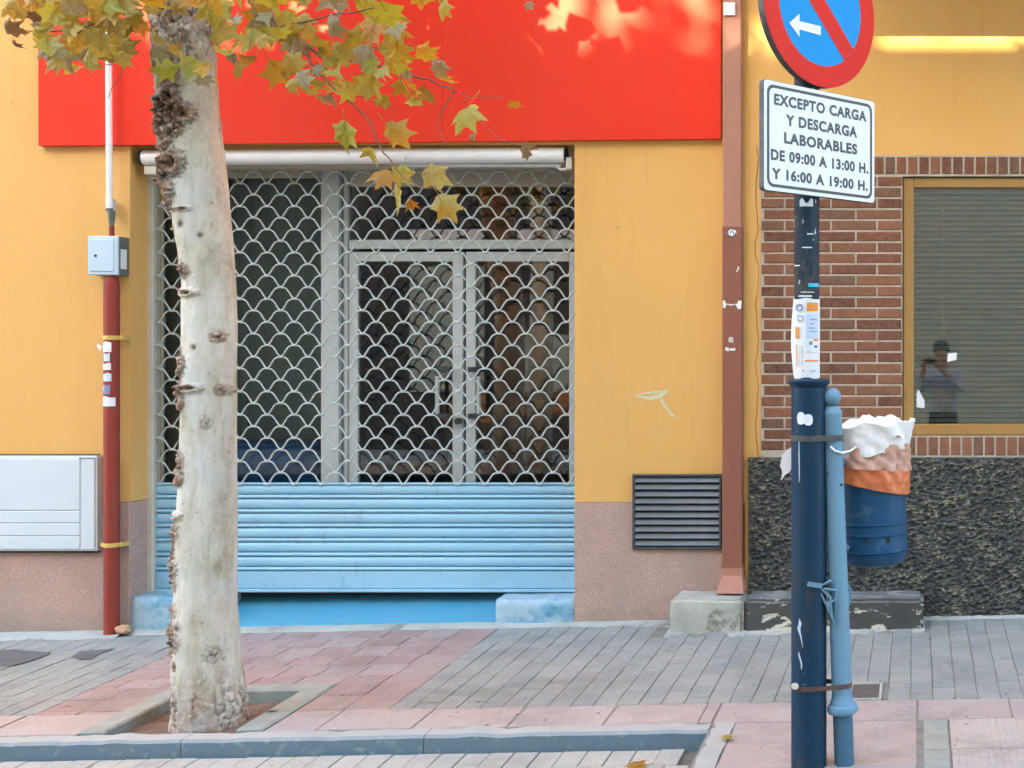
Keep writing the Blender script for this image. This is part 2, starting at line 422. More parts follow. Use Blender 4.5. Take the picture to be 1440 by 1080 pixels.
PINK_BAG = simple('pinkish_plastic_film', (0.62, 0.36, 0.27), (0.40, 0.20, 0.14), 14, 0.35, 0.4, 28, 0.012, stretch=(1, 1, 0.5))
ORANGE_INK = simple('orange_ink', (0.75, 0.26, 0.04), None, 8, 0.7)
GREY_INK = simple('grey_blue_ink', (0.20, 0.22, 0.33), None, 8, 0.7)
PALE_INK = simple('pale_blue_ink', (0.52, 0.60, 0.74), None, 8, 0.7)
SIGN_WHITE = simple('white_sign_enamel', (0.68, 0.72, 0.75), (0.62, 0.66, 0.69), 4, 0.3, 0.03)
SIGN_RED = simple('red_sign_enamel', (0.62, 0.022, 0.012), (0.58, 0.019, 0.011), 4, 0.5, 0.03, spec=0.15)
SIGN_BLUE = simple('blue_sign_enamel', (0.001, 0.25, 0.60), (0.002, 0.27, 0.62), 4, 0.5, 0.03, spec=0.15)
SIGN_BLACK = simple('black_sign_enamel', (0.02, 0.022, 0.026), None, 4, 0.4, 0.03)
SIGN_EDGE = simple('dark_sign_edge', (0.035, 0.03, 0.03), (0.09, 0.085, 0.08), 20, 0.5)
CYAN_INK = simple('cyan_tape', (0.05, 0.42, 0.70), None, 8, 0.5)

def glass_mat(name, ior, tint):
    m = bpy.data.materials.new(name); m.use_nodes = True; t = m.node_tree
    t.nodes.remove(t.nodes['Principled BSDF'])
    tr = t.nodes.new('ShaderNodeBsdfTransparent'); tr.inputs[0].default_value = (*tint, 1)
    gl = t.nodes.new('ShaderNodeBsdfGlossy'); gl.inputs['Roughness'].default_value = 0.01
    fr = t.nodes.new('ShaderNodeFresnel'); fr.inputs[0].default_value = ior
    mx = t.nodes.new('ShaderNodeMixShader')
    t.links.new(fr.outputs[0], mx.inputs[0]); t.links.new(tr.outputs[0], mx.inputs[1]); t.links.new(gl.outputs[0], mx.inputs[2])
    t.links.new(mx.outputs[0], t.nodes['Material Output'].inputs[0])
    return m
SHOP_GLASS = glass_mat('shop_glass', 2.0, (0.75, 0.78, 0.78))
LEFT_GLASS = glass_mat('left_pane_glass', 1.6, (0.85, 0.90, 0.90))
WIN_GLASS = glass_mat('window_glass', 1.85, (0.85, 0.88, 0.87))

# ------------------------------------------------------------------ ground
XL, XR = -9.0, 7.0
def sheet(name, mat, pts, kind='structure', parent=None, thick=0.0):
    m = MB(); m.add(pts, [tuple(range(len(pts)))])
    o = m.build(name, mat, parent)
    if parent is None: o['kind'] = kind
    return o
T_GREY, T_SLAB, T_KERB = 1.67, 1.97, 2.07         # grey field, slab row and kerb end at these distances from the wall
X_KERB = -0.86                                    # the parking bay ends here
def gpt(x, t, dz=0.0): return (x, -t, gz(x, t) + dz)
ROAD_DROP = 0.085
# the ground the whole street stands on
g = MB()
for a, b in ((-60, 60),):
    g.add([(a, 40, -0.6), (a, -60, -0.6), (b, -60, -0.6), (b, 40, -0.6)], [(0, 1, 2, 3)])
g.build('ground', ASPHALT)['kind'] = 'structure'
road = MB()
def roadz(x, t): return gz(max(-9, min(9, x)), t) - ROAD_DROP
def roadq(x0, x1, t0, t1): road.add([(x0, -t0, roadz(x0, t0)), (x0, -t1, roadz(x0, t1)), (x1, -t1, roadz(x1, t1)), (x1, -t0, roadz(x1, t0))], [(0, 1, 2, 3)])
for x0, x1 in ((-30, -9), (-9, X_KERB), (X_KERB, 9), (9, 30)):
    roadq(x0, x1, T_KERB - 0.02 if x1 <= X_KERB else 3.4, 3.4 if x1 <= X_KERB else 3.41, ) if x1 <= X_KERB else None
    roadq(x0, x1, 3.4 if x1 <= X_KERB else 3.4, 12.2)
road = road.build('road', ASPHALT, origin=(0, -5, -0.2)); road['kind'] = 'structure'
far_pave = MB().box(-30, 30, -15, -12.2, -0.5, -0.24).build('far_pavement', CEMENT); far_pave['kind'] = 'structure'
# bed of the pavement
bed = MB()
def bedq(x0, x1, t0, t1, dz=-0.0045):
    bed.add([gpt(x0, t0, dz), gpt(x0, t1, dz), gpt(x1, t1, dz), gpt(x1, t0, dz)], [(0, 1, 2, 3)])
PIT = (-3.41, -2.86, 1.33, 1.98)                    # soil opening
bedq(XL, -3.52, -0.02, T_SLAB); bedq(-2.74, X_KERB, -0.02, T_SLAB); bedq(-3.52, -2.74, -0.02, 1.23)
bedq(X_KERB, XR, -0.02, 3.4)
pavement = bed.build('pavement', JOINT, origin=(0, -1, 0)); pavement['kind'] = 'structure'

def paver_mesh(name, w, d, mat, h=0.05, c=0.0025):
    """w along the wall, d across the pavement; top face follows the fall of the pavement"""
    m = MB(); x, y = w / 2, d / 2
    lo = [(-x, -y), (x, -y), (x, y), (-x, y)]
    hi = [(-x + c, -y + c), (x - c, -y + c), (x - c, y - c), (-x + c, y - c)]
    tilt = lambda p: 0.0185 * p[0] + 0.02 * p[1]
    vs = [(*p, -h) for p in lo] + [(*p, tilt(p) - c) for p in lo] + [(*p, tilt(p)) for p in hi]
    fs = [(8, 9, 10, 11)]
    for i in range(4):
        j = (i + 1) % 4
        fs += [(i, j, 4 + j, 4 + i), (4 + i, 4 + j, 8 + j, 8 + i)]
    m.add(vs, fs)
    return m.mesh(name, mat)

def pave_field(name, mat, w, d, cells, parent, gap=0.0034, limit=300, drop=0.0, wob=0.0022):
    """cells: (x centre, t centre, w, d). the largest in view as parts, the rest joined"""
    cache = {}
    def shown(c):
        x, t = c[0], c[1]; z = D - t
        px = CX + x * F / z; py = CY + F * (CAMZ - gz(x, t)) / z
        inside = -20 < px < 1460 and py < 1095
        return (0 if inside else 1, -t)
    cells = sorted(cells, key=shown)
    rest = MB()
    for i, (x, t, ww, dd) in enumerate(cells):
        key = (round(ww, 3), round(dd, 3))
        if key not in cache: cache[key] = paver_mesh(name, ww - gap, dd - gap, mat)
        zz = gz(x, t) - drop + random.uniform(-wob, wob)
        if i < limit:
            inst(name, cache[key], (x + random.uniform(-0.0015, 0.0015), -t, zz), parent, random.uniform(-0.004, 0.004))
        else:
            me = cache[key]
            rest.add([(v.co.x + x, v.co.y - t, v.co.z + zz) for v in me.vertices], [tuple(p.vertices) for p in me.polygons])
    if rest.v:
        rest.build(name, mat, parent)['kind'] = 'stuff'

def bond(x0, x1, t0, t1, w, d, hole=None):
    """running bond with columns across the pavement, clipped to the rectangle"""
    out = []; n = max(1, round((x1 - x0) / w)); w = (x1 - x0) / n
    for i in range(n):
        t = t0 - (d / 2 if i % 2 else 0)
        while t < t1 - 1e-4:
            a, b = max(t, t0), min(t + d, t1)
            if b - a > 0.03:
                c = (x0 + (i + 0.5) * w, (a + b) / 2, w, b - a)
                if not (hole and hole[0] < c[0] < hole[1] and hole[2] < c[1] < hole[3]): out.append(c)
            t += d
    return out
W0 = 0.075                                         # cement strip along the wall
XP0, XP1 = -3.9, -2.33                             # pink field in front of the shop door
hatch = (-0.31, -0.155, 1.39, T_GREY)
grey = bond(XP1, 1.27, W0, T_GREY, 0.1, 0.2, hatch) + bond(-5.5, XP0, 0.13, T_GREY, 0.1, 0.2)
grey = [c for c in grey if not (-1.40 < c[0] < 0.05 and c[1] < 0.30)]
pave_field('grey_paver', GREY_PAVE, 0.1, 0.2, grey, pavement)
# around the tree pit the pink pavers are cut
pink = []
def pinkrow(x0, x1, t0, t1):
    n = max(1, round((x1 - x0) / 0.2)); w = (x1 - x0) / n
    for i in range(n): pink.append((x0 + (i + 0.5) * w, (t0 + t1) / 2, w, t1 - t0))
tt = W0; r = 0
while tt < T_GREY - 0.01:
    t1 = min(tt + 0.1975, T_GREY)
    if tt < 1.23:
        t1 = min(t1, 1.23) if t1 > 1.2 else t1
        off = 0.1 if r % 2 else 0.0
        if off: pinkrow(XP0, XP0 + 0.1, tt, t1); pinkrow(XP0 + 0.1, XP1, tt, t1)
        else: pinkrow(XP0, XP1, tt, t1)
    else:
        pinkrow(XP0, -3.52, tt, t1); pinkrow(-2.74, XP1, tt, t1)
    tt = t1; r += 1
pave_field('pink_paver', PINK_PAVE, 0.2, 0.2, pink, pavement)
slabs = []
x = -6.0 + 0.02
def slabrow(x0, x1, t0, t1, w=0.4, first=None):
    x = x0
    nxt = x0 + (first or w)
    while x < x1 - 0.02:
        b = min(nxt, x1)
        slabs.append(((x + b) / 2, (t0 + t1) / 2, b - x, t1 - t0)); x = b; nxt = b + w
slabrow(-5.92, -3.52, T_GREY, T_SLAB)
slabrow(-2.74, X_KERB, T_GREY, T_SLAB, first=0.22)
slabrow(X_KERB, XR * 0.28, T_GREY, T_SLAB, first=0.46)
t0 = T_SLAB
while t0 < 3.2:
    slabrow(X_KERB + 0.1, 0.02, t0, t0 + 0.3, first=0.36)
    t0 += 0.3
pave_field('slab', SLAB, 0.4, 0.3, slabs, pavement, gap=0.008, wob=0.003)
# grooved crossing slabs at the right
def grooved(w, d):
    m = MB(); n = 14
    for i in range(n):
        a = -w / 2 + i * w / n
        for x0, x1, z in ((a, a + w / n * 0.62, 0.0), (a + w / n * 0.62, a + w / n, -0.0018)):
            m.box(x0, x1, -d / 2, d / 2, -0.05, z)
    for i, v in enumerate(m.v): m.v[i] = (v[0], v[1], v[2] + 0.0185 * v[0] + 0.02 * v[1])
    return m.mesh('grooved_slab', PALE_SLAB)
gm = grooved(0.392, 0.392)
bm_ = paver_mesh('border_slab', 0.10, 0.392, EDGE_STONE)
for j in range(3):
    t = T_SLAB + 0.01 + 0.2 + j * 0.4
    inst('border_slab', bm_, (0.075, -t, gz(0.075, t)), pavement)
    for i in range(4):
        x = 0.13 + 0.2 + i * 0.4
        inst('grooved_slab', gm, (x, -t, gz(x, t) + random.uniform(-.001, .002)), pavement)
# cement along the wall, uneven front edge
def strip(x0, x1, w, name):
    m = MB(); n = int((x1 - x0) / 0.04); vs = []
    for i in range(n + 1):
        x = x0 + (x1 - x0) * i / n
        e = w * (1 + 0.55 * nz(x * 4, 3.1) + 0.35 * nz(x * 17, 1.7))
        vs += [gpt(x, -0.015, 0.014 + 0.006 * nz(x * 9, 8)), gpt(x, e * 0.6, 0.007 + 0.003 * nz(x * 13, 2)), gpt(x, e, -0.005)]
    m.add(vs, [(3 * i + k, 3 * i + k + 1, 3 * i + k + 4, 3 * i + k + 3) for i in range(n) for k in (0, 1)])
    o = m.build(name, CEMENT, smooth=True); o['kind'] = 'structure'
strip(-7.0, -4.43, 0.20, 'cement_strip'); strip(-1.93, -1.36, 0.10, 'cement_strip'); strip(-1.36, 0.04, 0.36, 'cement_strip'); strip(0.04, 3, 0.07, 'cement_strip')
strip(-4.43, -1.93, 0.085, 'cement_strip')
# dark patches in the pavement at the left
def blob_patch(name, pxs, mat, dz=0.004):
    pts = [G(*p) for p in pxs]
    m = MB(); m.add([gpt(x, t, dz) for x, t in pts], [tuple(range(len(pts)))])
    o = m.build(name, mat); o['kind'] = 'structure'; return o
blob_patch('asphalt_patch', [(-60, 917), (-60, 942), (0, 939), (22, 936), (44, 930), (66, 922), (72, 918), (48, 917), (20, 914), (0, 915)], DARK_PATCH)
blob_patch('asphalt_patch', [(100, 925), (112, 928), (128, 928), (142, 919), (162, 913), (135, 915), (112, 917), (106, 921)], DARK_PATCH)
# kerb stones
kerb = MB().add([gpt(-30, T_SLAB, -0.2), gpt(-30, T_KERB, -0.2), gpt(X_KERB, T_KERB, -0.2), gpt(X_KERB, T_SLAB, -0.2)], [(0, 1, 2, 3)]).build('kerb', JOINT, origin=(-3, -2, -0.1))
kerb['kind'] = 'structure'
def kerb_stone(x0, x1, t0, t1, dz, name='kerb_stone'):
    m = MB(); c = 0.012; vs = []
    nseg = 26
    along_x = (x1 - x0) > (t1 - t0)
    for i in range(nseg + 1):
        f = i / nseg
        w = 0.009 * nz(f * 9 + x0, x0) + 0.004 * nz(f * 31, x0)
        if along_x:
            x = x0 + (x1 - x0) * f; sec = [(t0, -0.18), (t0, dz + w), (t1 - c + w, dz + w), (t1 + w, dz - c + w), (t1, -0.18)]
            vs += [(x, -t, gz(x, t) + h) for t, h in sec]
        else:
            t = t1 + (t0 - t1) * f; sec = [(x1, -0.18), (x1, dz + w), (x0 + c - w, dz + w), (x0 - w, dz - c), (x0, -0.18)]
            vs += [(x, -t, gz(x, t) + h) for x, h in sec]
    fs = [(5 * i + k, 5 * i + k + 1, 5 * i + k + 6, 5 * i + k + 5) for i in range(nseg) for k in range(4)]
    fs += [tuple(range(5)), tuple(range(5 * nseg + 4, 5 * nseg - 1, -1))]
    m.add(vs, fs)
    me = m
    o = me.build(name, KERB, kerb, smooth=35)
    bm = bmesh.new(); bm.from_mesh(o.data); bmesh.ops.recalc_face_normals(bm, faces=bm.faces); bm.to_mesh(o.data); bm.free()
    return o
xs = [-5.9, -4.95, -3.99, -3.03, -2.03, X_KERB]
for a, b in zip(xs, xs[1:]): kerb_stone(a + 0.0015, b - 0.0015, T_SLAB + 0.004, T_KERB, random.uniform(-.003, .003))
for a, b in ((T_SLAB + 0.004, 2.70), (2.71, 3.4)): kerb_stone(X_KERB + 0.004, X_KERB + 0.096, a, b, 0.0)
# parking bay pavers at the foot of the kerb
cells = []
for r in range(4):
    for i in range(54):
        x = -5.6 + i * 0.1 + (0.05 if r % 2 else 0)
        t = T_KERB + 0.012 + 0.1 + r * 0.2
        if x < X_KERB - 0.045: cells.append((x, t, 0.1, 0.2))
pave_field('road_paver', ROAD_PAVE, 0.1, 0.2, cells, road, drop=ROAD_DROP - 0.012, wob=0.002)
# tree pit
pit = MB()
vs = []; nx, ny = 22, 24
for j in range(ny + 1):
    for i in range(nx + 1):
        x = -3.46 + 0.64 * i / nx; t = 1.28 + 0.72 * j / ny
        vs.append(gpt(x, t, -0.05 + 0.012 * nz(x * 9, t * 9) + 0.02 * nz(x * 3, t * 3, 4) + 0.03 * max(0, 1 - math.hypot(x + 3.09, t - 1.7) / 0.3)))
pit.add(vs, [(j * (nx + 1) + i, (j + 1) * (nx + 1) + i, (j + 1) * (nx + 1) + i + 1, j * (nx + 1) + i + 1) for j in range(ny) for i in range(nx)])
soil = pit.build('soil', SOIL, smooth=True); soil['kind'] = 'structure'
pit_edge = thing('tree_pit_edging', gpt(-3.13, 1.65), 'grey stone edging around the square soil bed of the tree', 'tree pit')
def edge_stone(x0, x1, t0, t1):
    m = MB(); c = 0.008
    lo = [(x0, t1), (x1, t1), (x1, t0), (x0, t0)]; hi = [(x0 + c, t1 - c), (x1 - c, t1 - c), (x1 - c, t0 + c), (x0 + c, t0 + c)]
    dz = 0.008
    vs = [gpt(*p, -0.12) for p in lo] + [gpt(*p, dz - c) for p in lo] + [gpt(*p, dz) for p in hi]
    fs = [(8, 9, 10, 11)]
    for i in range(4):
        j = (i + 1) % 4; fs += [(i, j, 4 + j, 4 + i), (4 + i, 4 + j, 8 + j, 8 + i)]
    m.add(vs, fs); m.build('edging_stone', EDGE_STONE, pit_edge)
edge_stone(-3.52, -3.41, 1.34, 1.955); edge_stone(-2.86, -2.745, 1.34, 1.955); edge_stone(-3.52, -2.745, 1.23, 1.335)

# ------------------------------------------------------------------ shop building
XO0, XO1 = -4.428, -1.928            # opening of the shopfront
Z_GR = Z(706)                        # top of the granite base
Z_LT = Z(203)                        # underside of the lintel
X_SPLIT = X(1047)
H_B = 9.5
shop = thing('shop_building', (-3.2, 0, -0.1), 'ochre rendered building with pink granite base around the recessed shopfront', 'building')
m = MB()
m.box(-16, XO0, 0, 0.32, Z_GR, H_B).box(XO1, X_SPLIT, 0, 0.32, Z_GR, H_B).box(XO0, XO1, 0, 0.32, Z_LT, H_B)
m.build('ochre_wall', OCHRE, shop)
m = MB(); m.cbox(-16, XO0, -0.006, 0.32, -0.6, Z_GR - 0.003, 0.003).cbox(XO1, X_SPLIT - 0.02, -0.006, 0.32, -0.6, Z_GR - 0.003, 0.003)
m.build('granite_base', GRANITE, shop)
m = MB(); m.box(-16, X_SPLIT, 0.32, 8, H_B - 0.3, H_B).box(-16, X_SPLIT, 4.2, 4.4, -0.6, H_B - 0.3)
m.box(-16, -15.7, 0.32, 4.2, -0.6, H_B - 0.3).box(X_SPLIT - 0.2, X_SPLIT, 0.32, 4.2, -0.6, H_B - 0.3)
m.build('rear_walls', OCHRE, shop)
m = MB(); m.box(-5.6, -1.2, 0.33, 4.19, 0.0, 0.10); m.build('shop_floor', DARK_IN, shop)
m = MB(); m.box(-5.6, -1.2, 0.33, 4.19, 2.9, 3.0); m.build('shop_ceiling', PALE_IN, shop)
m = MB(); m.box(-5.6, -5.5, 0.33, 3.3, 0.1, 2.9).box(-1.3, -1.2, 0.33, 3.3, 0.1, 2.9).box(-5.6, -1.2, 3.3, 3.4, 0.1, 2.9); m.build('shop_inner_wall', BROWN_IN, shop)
# graffiti: a pale painted squiggle, flat on the render
def stroke(mb, pts, ws, y):
    vs = []
    for i, (x, z) in enumerate(pts):
        a = Vector(pts[max(i - 1, 0)]); b = Vector(pts[min(i + 1, len(pts) - 1)]); d = (b - a).normalized(); n = Vector((-d.y, d.x)) * ws[i] / 2
        vs += [(x + n.x, y, z + n.y), (x - n.x, y, z - n.y)]
    mb.add(vs, [(2 * i, 2 * i + 1, 2 * i + 3, 2 * i + 2) for i in range(len(pts) - 1)])
gf = MB()
stroke(gf, [(X(a), Z(b)) for a, b in ((892, 557), (903, 558), (915, 560), (927, 557), (936, 551), (941, 549))], [.006, .014, .024, .026, .02, .004], -0.0008)
stroke(gf, [(X(a), Z(b)) for a, b in ((893, 555), (908, 553), (925, 551), (940, 549))], [.004, .01, .012, .006], -0.0014)
stroke(gf, [(X(a), Z(b)) for a, b in ((930, 561), (934, 570), (940, 577), (944, 582), (952, 588))], [.02, .016, .012, .014, .004], -0.0011)
gf.build('graffiti_mark', GRAFFITI, shop)
# step in front of the shopfront: two worn blocks and a blue ramp between
def worn_block(name, x0, x1, t1, py_top, mat, label):
    bm = bmesh.new()
    zt = Z(py_top, 0.0); zb = -0.15
    bmesh.ops.create_cube(bm, size=1)
    for v in bm.verts:
        v.co = Vector((x0 + (v.co.x + .5) * (x1 - x0), 0.30 + (0.5 - v.co.y) * (-t1 - 0.30) , zb + (v.co.z + .5) * (zt - zb)))
    bmesh.ops.subdivide_edges(bm, edges=bm.edges, cuts=14, use_grid_fill=True)
    bmesh.ops.recalc_face_normals(bm, faces=bm.faces)
    for v in bm.verts:
        c = v.co; n = nz(c.x * 6, c.y * 6, c.z * 6) + 0.6 * nz(c.x * 17, c.y * 17, c.z * 17)
        ex = min(abs(c.x - x0), abs(c.x - x1)); ez = zt - c.z; ey = c.y + t1
        k = max(0, 1 - math.hypot(min(ez, .05), min(ey, .05)) / 0.03) + max(0, 1 - math.hypot(min(ex, .05), min(ey, .05)) / 0.03)
        c.y += 0.012 * k + 0.005 * n; c.z += (-0.009 * k - 0.004 * n) if c.z > 0 else 0; c.x += 0.003 * n
    me = bpy.data.meshes.new(name); bm.to_mesh(me); bm.free(); me.materials.append(mat); me.shade_smooth(); me.set_sharp_from_angle(angle=math.radians(50))
    o = bpy.data.objects.new(name, me); COL.objects.link(o); o.parent = shop
    for v in me.vertices: v.co -= wloc(shop)
    if label: o['label'] = label
    return o
worn_block('step', X(181), X(302), 0.0, 840, STEP_WORN, 'left end of the shop step in chipped blue paint')
worn_block('step', X(697), XO1 - 0.004, 0.012, 843, STEP_WORN, 'right end of the shop step with worn white edge')
m = MB()
zr0, zr1 = Z(884), Z(838, -0.3)
pts = [(0.0, zr0 - 0.02), (0.02, zr0 + 0.03), (0.32, zr1), (0.9, zr1)]
xa, xb = X(298), X(700)
vs = []
for i in range(31):
    x = xa + (xb - xa) * i / 30
    for y, z in pts: vs.append((x, y + 0.004 * nz(x * 5, y * 4), z + 0.004 * nz(x * 4, 7, y * 3) + 0.012 * (x + 3.2)))
m.add(vs, [(4 * i + k, 4 * i + 4 + k, 4 * i + 5 + k, 4 * i + 1 + k) for i in range(30) for k in range(3)])
m.build('ramp', STEP_BLUE, shop, smooth=True)
m = MB(); m.box(XO0, xa, 0.3, 0.9, -0.1, zr1 + 0.02).box(xb, XO1, 0.3, 0.9, -0.1, zr1 + 0.02); m.build('threshold', STEP_BLUE, shop)

# red sign board
def board(px0, px1, name='sign_panel'):
    zb0, zb1 = Z(205, .04) + 0.010 * (px0 - 53) * 4 / 960, Z(205, .04) + 0.010 * (px1 - 53) * 4 / 960
    return MB().prism([(X(px0, .04), zb0), (X(px1, .04), zb1), (X(px1, .04), 4.2), (X(px0, .04), 4.2)], -0.04, 0.0)
sign = thing('sign_board', (X(530), 0, Z(200)), 'large plain red sign board across the facade above the shop', 'sign')
for a, b in ((54, 621.9), (622.2, 1013.5)):
    board(a, b).build('sign_panel', RED, sign)

# ------------------------------------------------------------------ roller shutter
TS = -0.19
sh = thing('roller_shutter', (X(513, TS), -TS, Z(832, TS)), 'closed roller shutter with scalloped steel grille above pale blue slats', 'roller shutter')
m = MB(); m.cbox(X(207, TS), X(217, TS), 0.17, 0.25, Z(833, TS), Z(225, TS), 0.004)
m.build('guide_rail', CREAM_METAL, sh)
m = MB(); m.cbox(XO1 - 0.035, XO1 - 0.002, 0.17, 0.25, Z(833, TS), Z(225, TS), 0.004); m.build('guide_rail', CREAM_METAL, sh)
xa, xb = X(217.5, TS), XO1 - 0.03
ph = 20.35 * (D - TS) / F
z_top = Z(682, TS)
def slat_mesh():
    pr = [(0.0, 0.024), (0.0012, 0.004)]
    for i in range(9):
        f = i / 8; pr.append((0.004 + 0.049 * f, 0.002 - 0.008 * math.sin(math.pi * f) ** 0.6))
    pr += [(0.0542, 0.024), (0.0582, 0.024), (0.059, 0.0)]
    for i in range(5):
        f = i / 4; pr.append((0.0595 + 0.020 * f, -0.001 - 0.008 * math.sin(math.pi * f) ** 0.7))
    pr += [(0.0800, 0.024), (ph, 0.024)]
    m = MB(); n = len(pr); half = (xb - xa) / 2
    m.add([(sx * half, y, -d) for sx in (-1, 1) for d, y in pr], [(i, i + 1, n + i + 1, n + i) for i in range(n - 1)])
    return m.mesh('slat', SHUTTER, smooth=40)
sm_ = slat_mesh()
for k in range(6):
    o = inst('slat', sm_, ((xa + xb) / 2, -TS + 0.02, z_top - k * ph), sh)
zb = z_top - 6 * ph
m = MB(); m.cbox(xa, xb, -TS + 0.010, -TS + 0.03, Z(828, TS), zb - 0.001, 0.003); m.cbox(xa, xb, -TS - 0.004, -TS + 0.03, Z(833, TS), Z(828.5, TS), 0.003)
m.tube([(X(231, TS), -TS + 0.012, Z(815, TS)), (X(231, TS), -TS - 0.004, Z(815, TS))], 0.011, 10)
m.build('bottom_bar', SHUTTER, sh)
m = MB(); m.cbox(xa, xb, -TS + 0.008, -TS + 0.03, z_top + 0.001, z_top + 0.012, 0.002); m.build('top_rail', SHUTTER, sh)
PER = 38.4 * (D - TS) / F; ROW = 16.32 * (D - TS) / F; AMP = 15.6 * (D - TS) / F
def wave_mesh(x_hump):
    m = MB(); pts = []; clips = []
    n = 16; step = PER / n
    i0 = math.ceil((xa - x_hump) / step); i1 = math.floor((xb - x_hump) / step)
    for i in range(i0, i1 + 1):
        u = i / n; x = x_hump + i * step
        pts.append((x, 0, -AMP * abs(math.sin(math.pi * u)) ** 4.3))
        if i % n == n // 2: clips.append((x, -AMP))
    m.tube(pts, 0.0050, 6)
    for x, z in clips: m.cbox(x - 0.014, x + 0.014, -0.010, 0.008, z - 0.008, z + 0.006, 0.003)
    me = m.mesh('grille_bar', GALV, smooth=50)
    return me
wm = [wave_mesh(X(777, TS)), wave_mesh(X(777, TS) + PER / 2)]
for k in range(28):
    o = inst('grille_bar', wm[k % 2], (0, -TS + 0.016, Z(665.5, TS) + k * ROW), sh)
m = MB(); m.box(XO0 + 0.01, XO1 - 0.01, 0.20, 0.318, Z(237, TS), Z_LT - 0.005); m.build('shutter_box', CREAM_METAL, sh)

# rolled awning bar under the lintel
aw = thing('awning_bar', (X(500), 0.05, Z(222)), 'long white tube of a rolled awning under the red sign', 'awning')
ta = -0.05
m = MB(); m.tube([(X(203, ta), 0.05, Z(222, ta)), (X(795, ta), 0.05, Z(218, ta))], 0.043, 20); m.build('roller_tube', WHITE_METAL, aw, smooth=50)
m = MB(); m.tube([(X(199, ta), 0.05, Z(222, ta)), (X(202.8, ta), 0.05, Z(222, ta))], 0.045, 20)
m.build('end_cap', DARK_GAP, aw)
m = MB(); m.tube([(X(795.2, ta), 0.05, Z(218, ta)), (X(797, ta), 0.05, Z(218, ta))], 0.045, 20)
m.build('end_cap', DARK_GAP, aw)
m = MB(); m.cbox(X(797.5, ta), X(806, ta), 0.02, 0.07, Z(239, ta), Z(222, ta)); m.build('bracket', CREAM_METAL, aw)
m = MB(); m.cbox(X(205, ta), X(222, ta), 0.03, 0.08, Z(246, ta), Z(234, ta)); m.build('bracket', CREAM_METAL, aw)
m = MB(); m.cbox(X(560, ta), X(788, ta), 0.06, 0.085, Z(234.5, ta), Z(229.5, ta)); m.tube([(X(780, ta), 0.06, Z(231, ta)), (X(788, ta), 0.06, Z(238, ta)), (X(800, ta), 0.05, Z(238, ta))], 0.008, 8); m.build('arm', ALU, aw)

# ------------------------------------------------------------------ shopfront behind the grille
TF = -0.46; YF = -TF
fx = lambda px: X(px, TF); fz = lambda py: Z(py, TF)
sf = thing('glazed_shopfront', ((XO0 + XO1) / 2, YF, 0.1), 'pale aluminium glazed shopfront with double door behind the grille', 'shopfront')
def frame_bar(name, x0, x1, z0, z1, parent, y0=0.0, y1=0.05, mat=ALU):
    return MB().cbox(x0, x1, YF + y0, YF + y1, z0, z1, 0.004).build(name, mat, parent)
frame_bar('window_post', fx(212), fx(228), 0.14, fz(225), sf)
frame_bar('column', fx(456), fx(481), 0.14, fz(225), sf, -0.05, 0.08)
frame_bar('door_post', fx(483.5), fx(489.5), 0.14, fz(225), sf, -0.01)
frame_bar('transom', fx(490), fx(812), fz(350), fz(337), sf)
frame_bar('window_sill', fx(228.5), fx(455.5), 0.14, 0.3, sf)
frame_bar('lintel_panel', fx(490), fx(812), fz(262), fz(225), sf, 0.01, 0.04, CREAM_METAL)
frame_bar('lintel_panel', fx(228.5), fx(455.5), fz(250), fz(225), sf, 0.01, 0.04, CREAM_METAL)
def pane(x0, x1, z0, z1, parent, y=0.025):
    return MB().box(x0, x1, YF + y - 0.003, YF + y + 0.003, z0, z1).build('pane', SHOP_GLASS, parent)
MB().box(fx(228.5), fx(455.5), YF + .022, YF + .028, 0.3, fz(250.5)).build('pane', LEFT_GLASS, sf)
pane(fx(490), fx(812), fz(336.8), fz(262.2), sf)
for px0, px1, hx in ((490, 651, 620), (655, 812, 678)):
    z0, z1 = 0.13, fz(354)
    left = px0 == 490
    m = MB(); w = 0.055
    a, b = fx(px0), fx(px1)
    wl, wr = (0.055, 0.063) if left else (0.058, 0.05)
    m.cbox(a, a + wl, YF, YF + 0.045, z0, z1).cbox(b - wr, b, YF, YF + 0.045, z0, z1)
    m.cbox(a + wl, b - wr, YF + .001, YF + 0.045, z1 - 0.058, z1).cbox(a + wl, b - wr, YF + .001, YF + 0.045, z0, z0 + 0.12)
    d = m.build('door', ALU, sf)
    pane(a + wl, b - wr, z0 + 0.12, z1 - 0.058, d)
    hm = MB(); x = fx(hx)
    hm.tube([(x, YF - 0.06, fz(584)), (x, YF - 0.06, fz(529))], 0.013, 10)
    h = hm.build('handle', GALV, d, smooth=50)
    hb = MB()
    for py in (519, 584): hb.cbox(min(x, x + (0.05 if left else -0.05)) - 0.012, max(x, x + (0.05 if left else -0.05)) + 0.012, YF - 0.075, YF - 0.002, fz(py + 4), fz(py - 3), 0.003)
    hb.build('handle_bracket', BLACK_METAL, d)
m = MB().tube([(fx(646), YF - 0.03, fz(592)), (fx(646), YF + 0.01, fz(592))], 0.02, 10).build('door_lock', BLACK_METAL, sf)
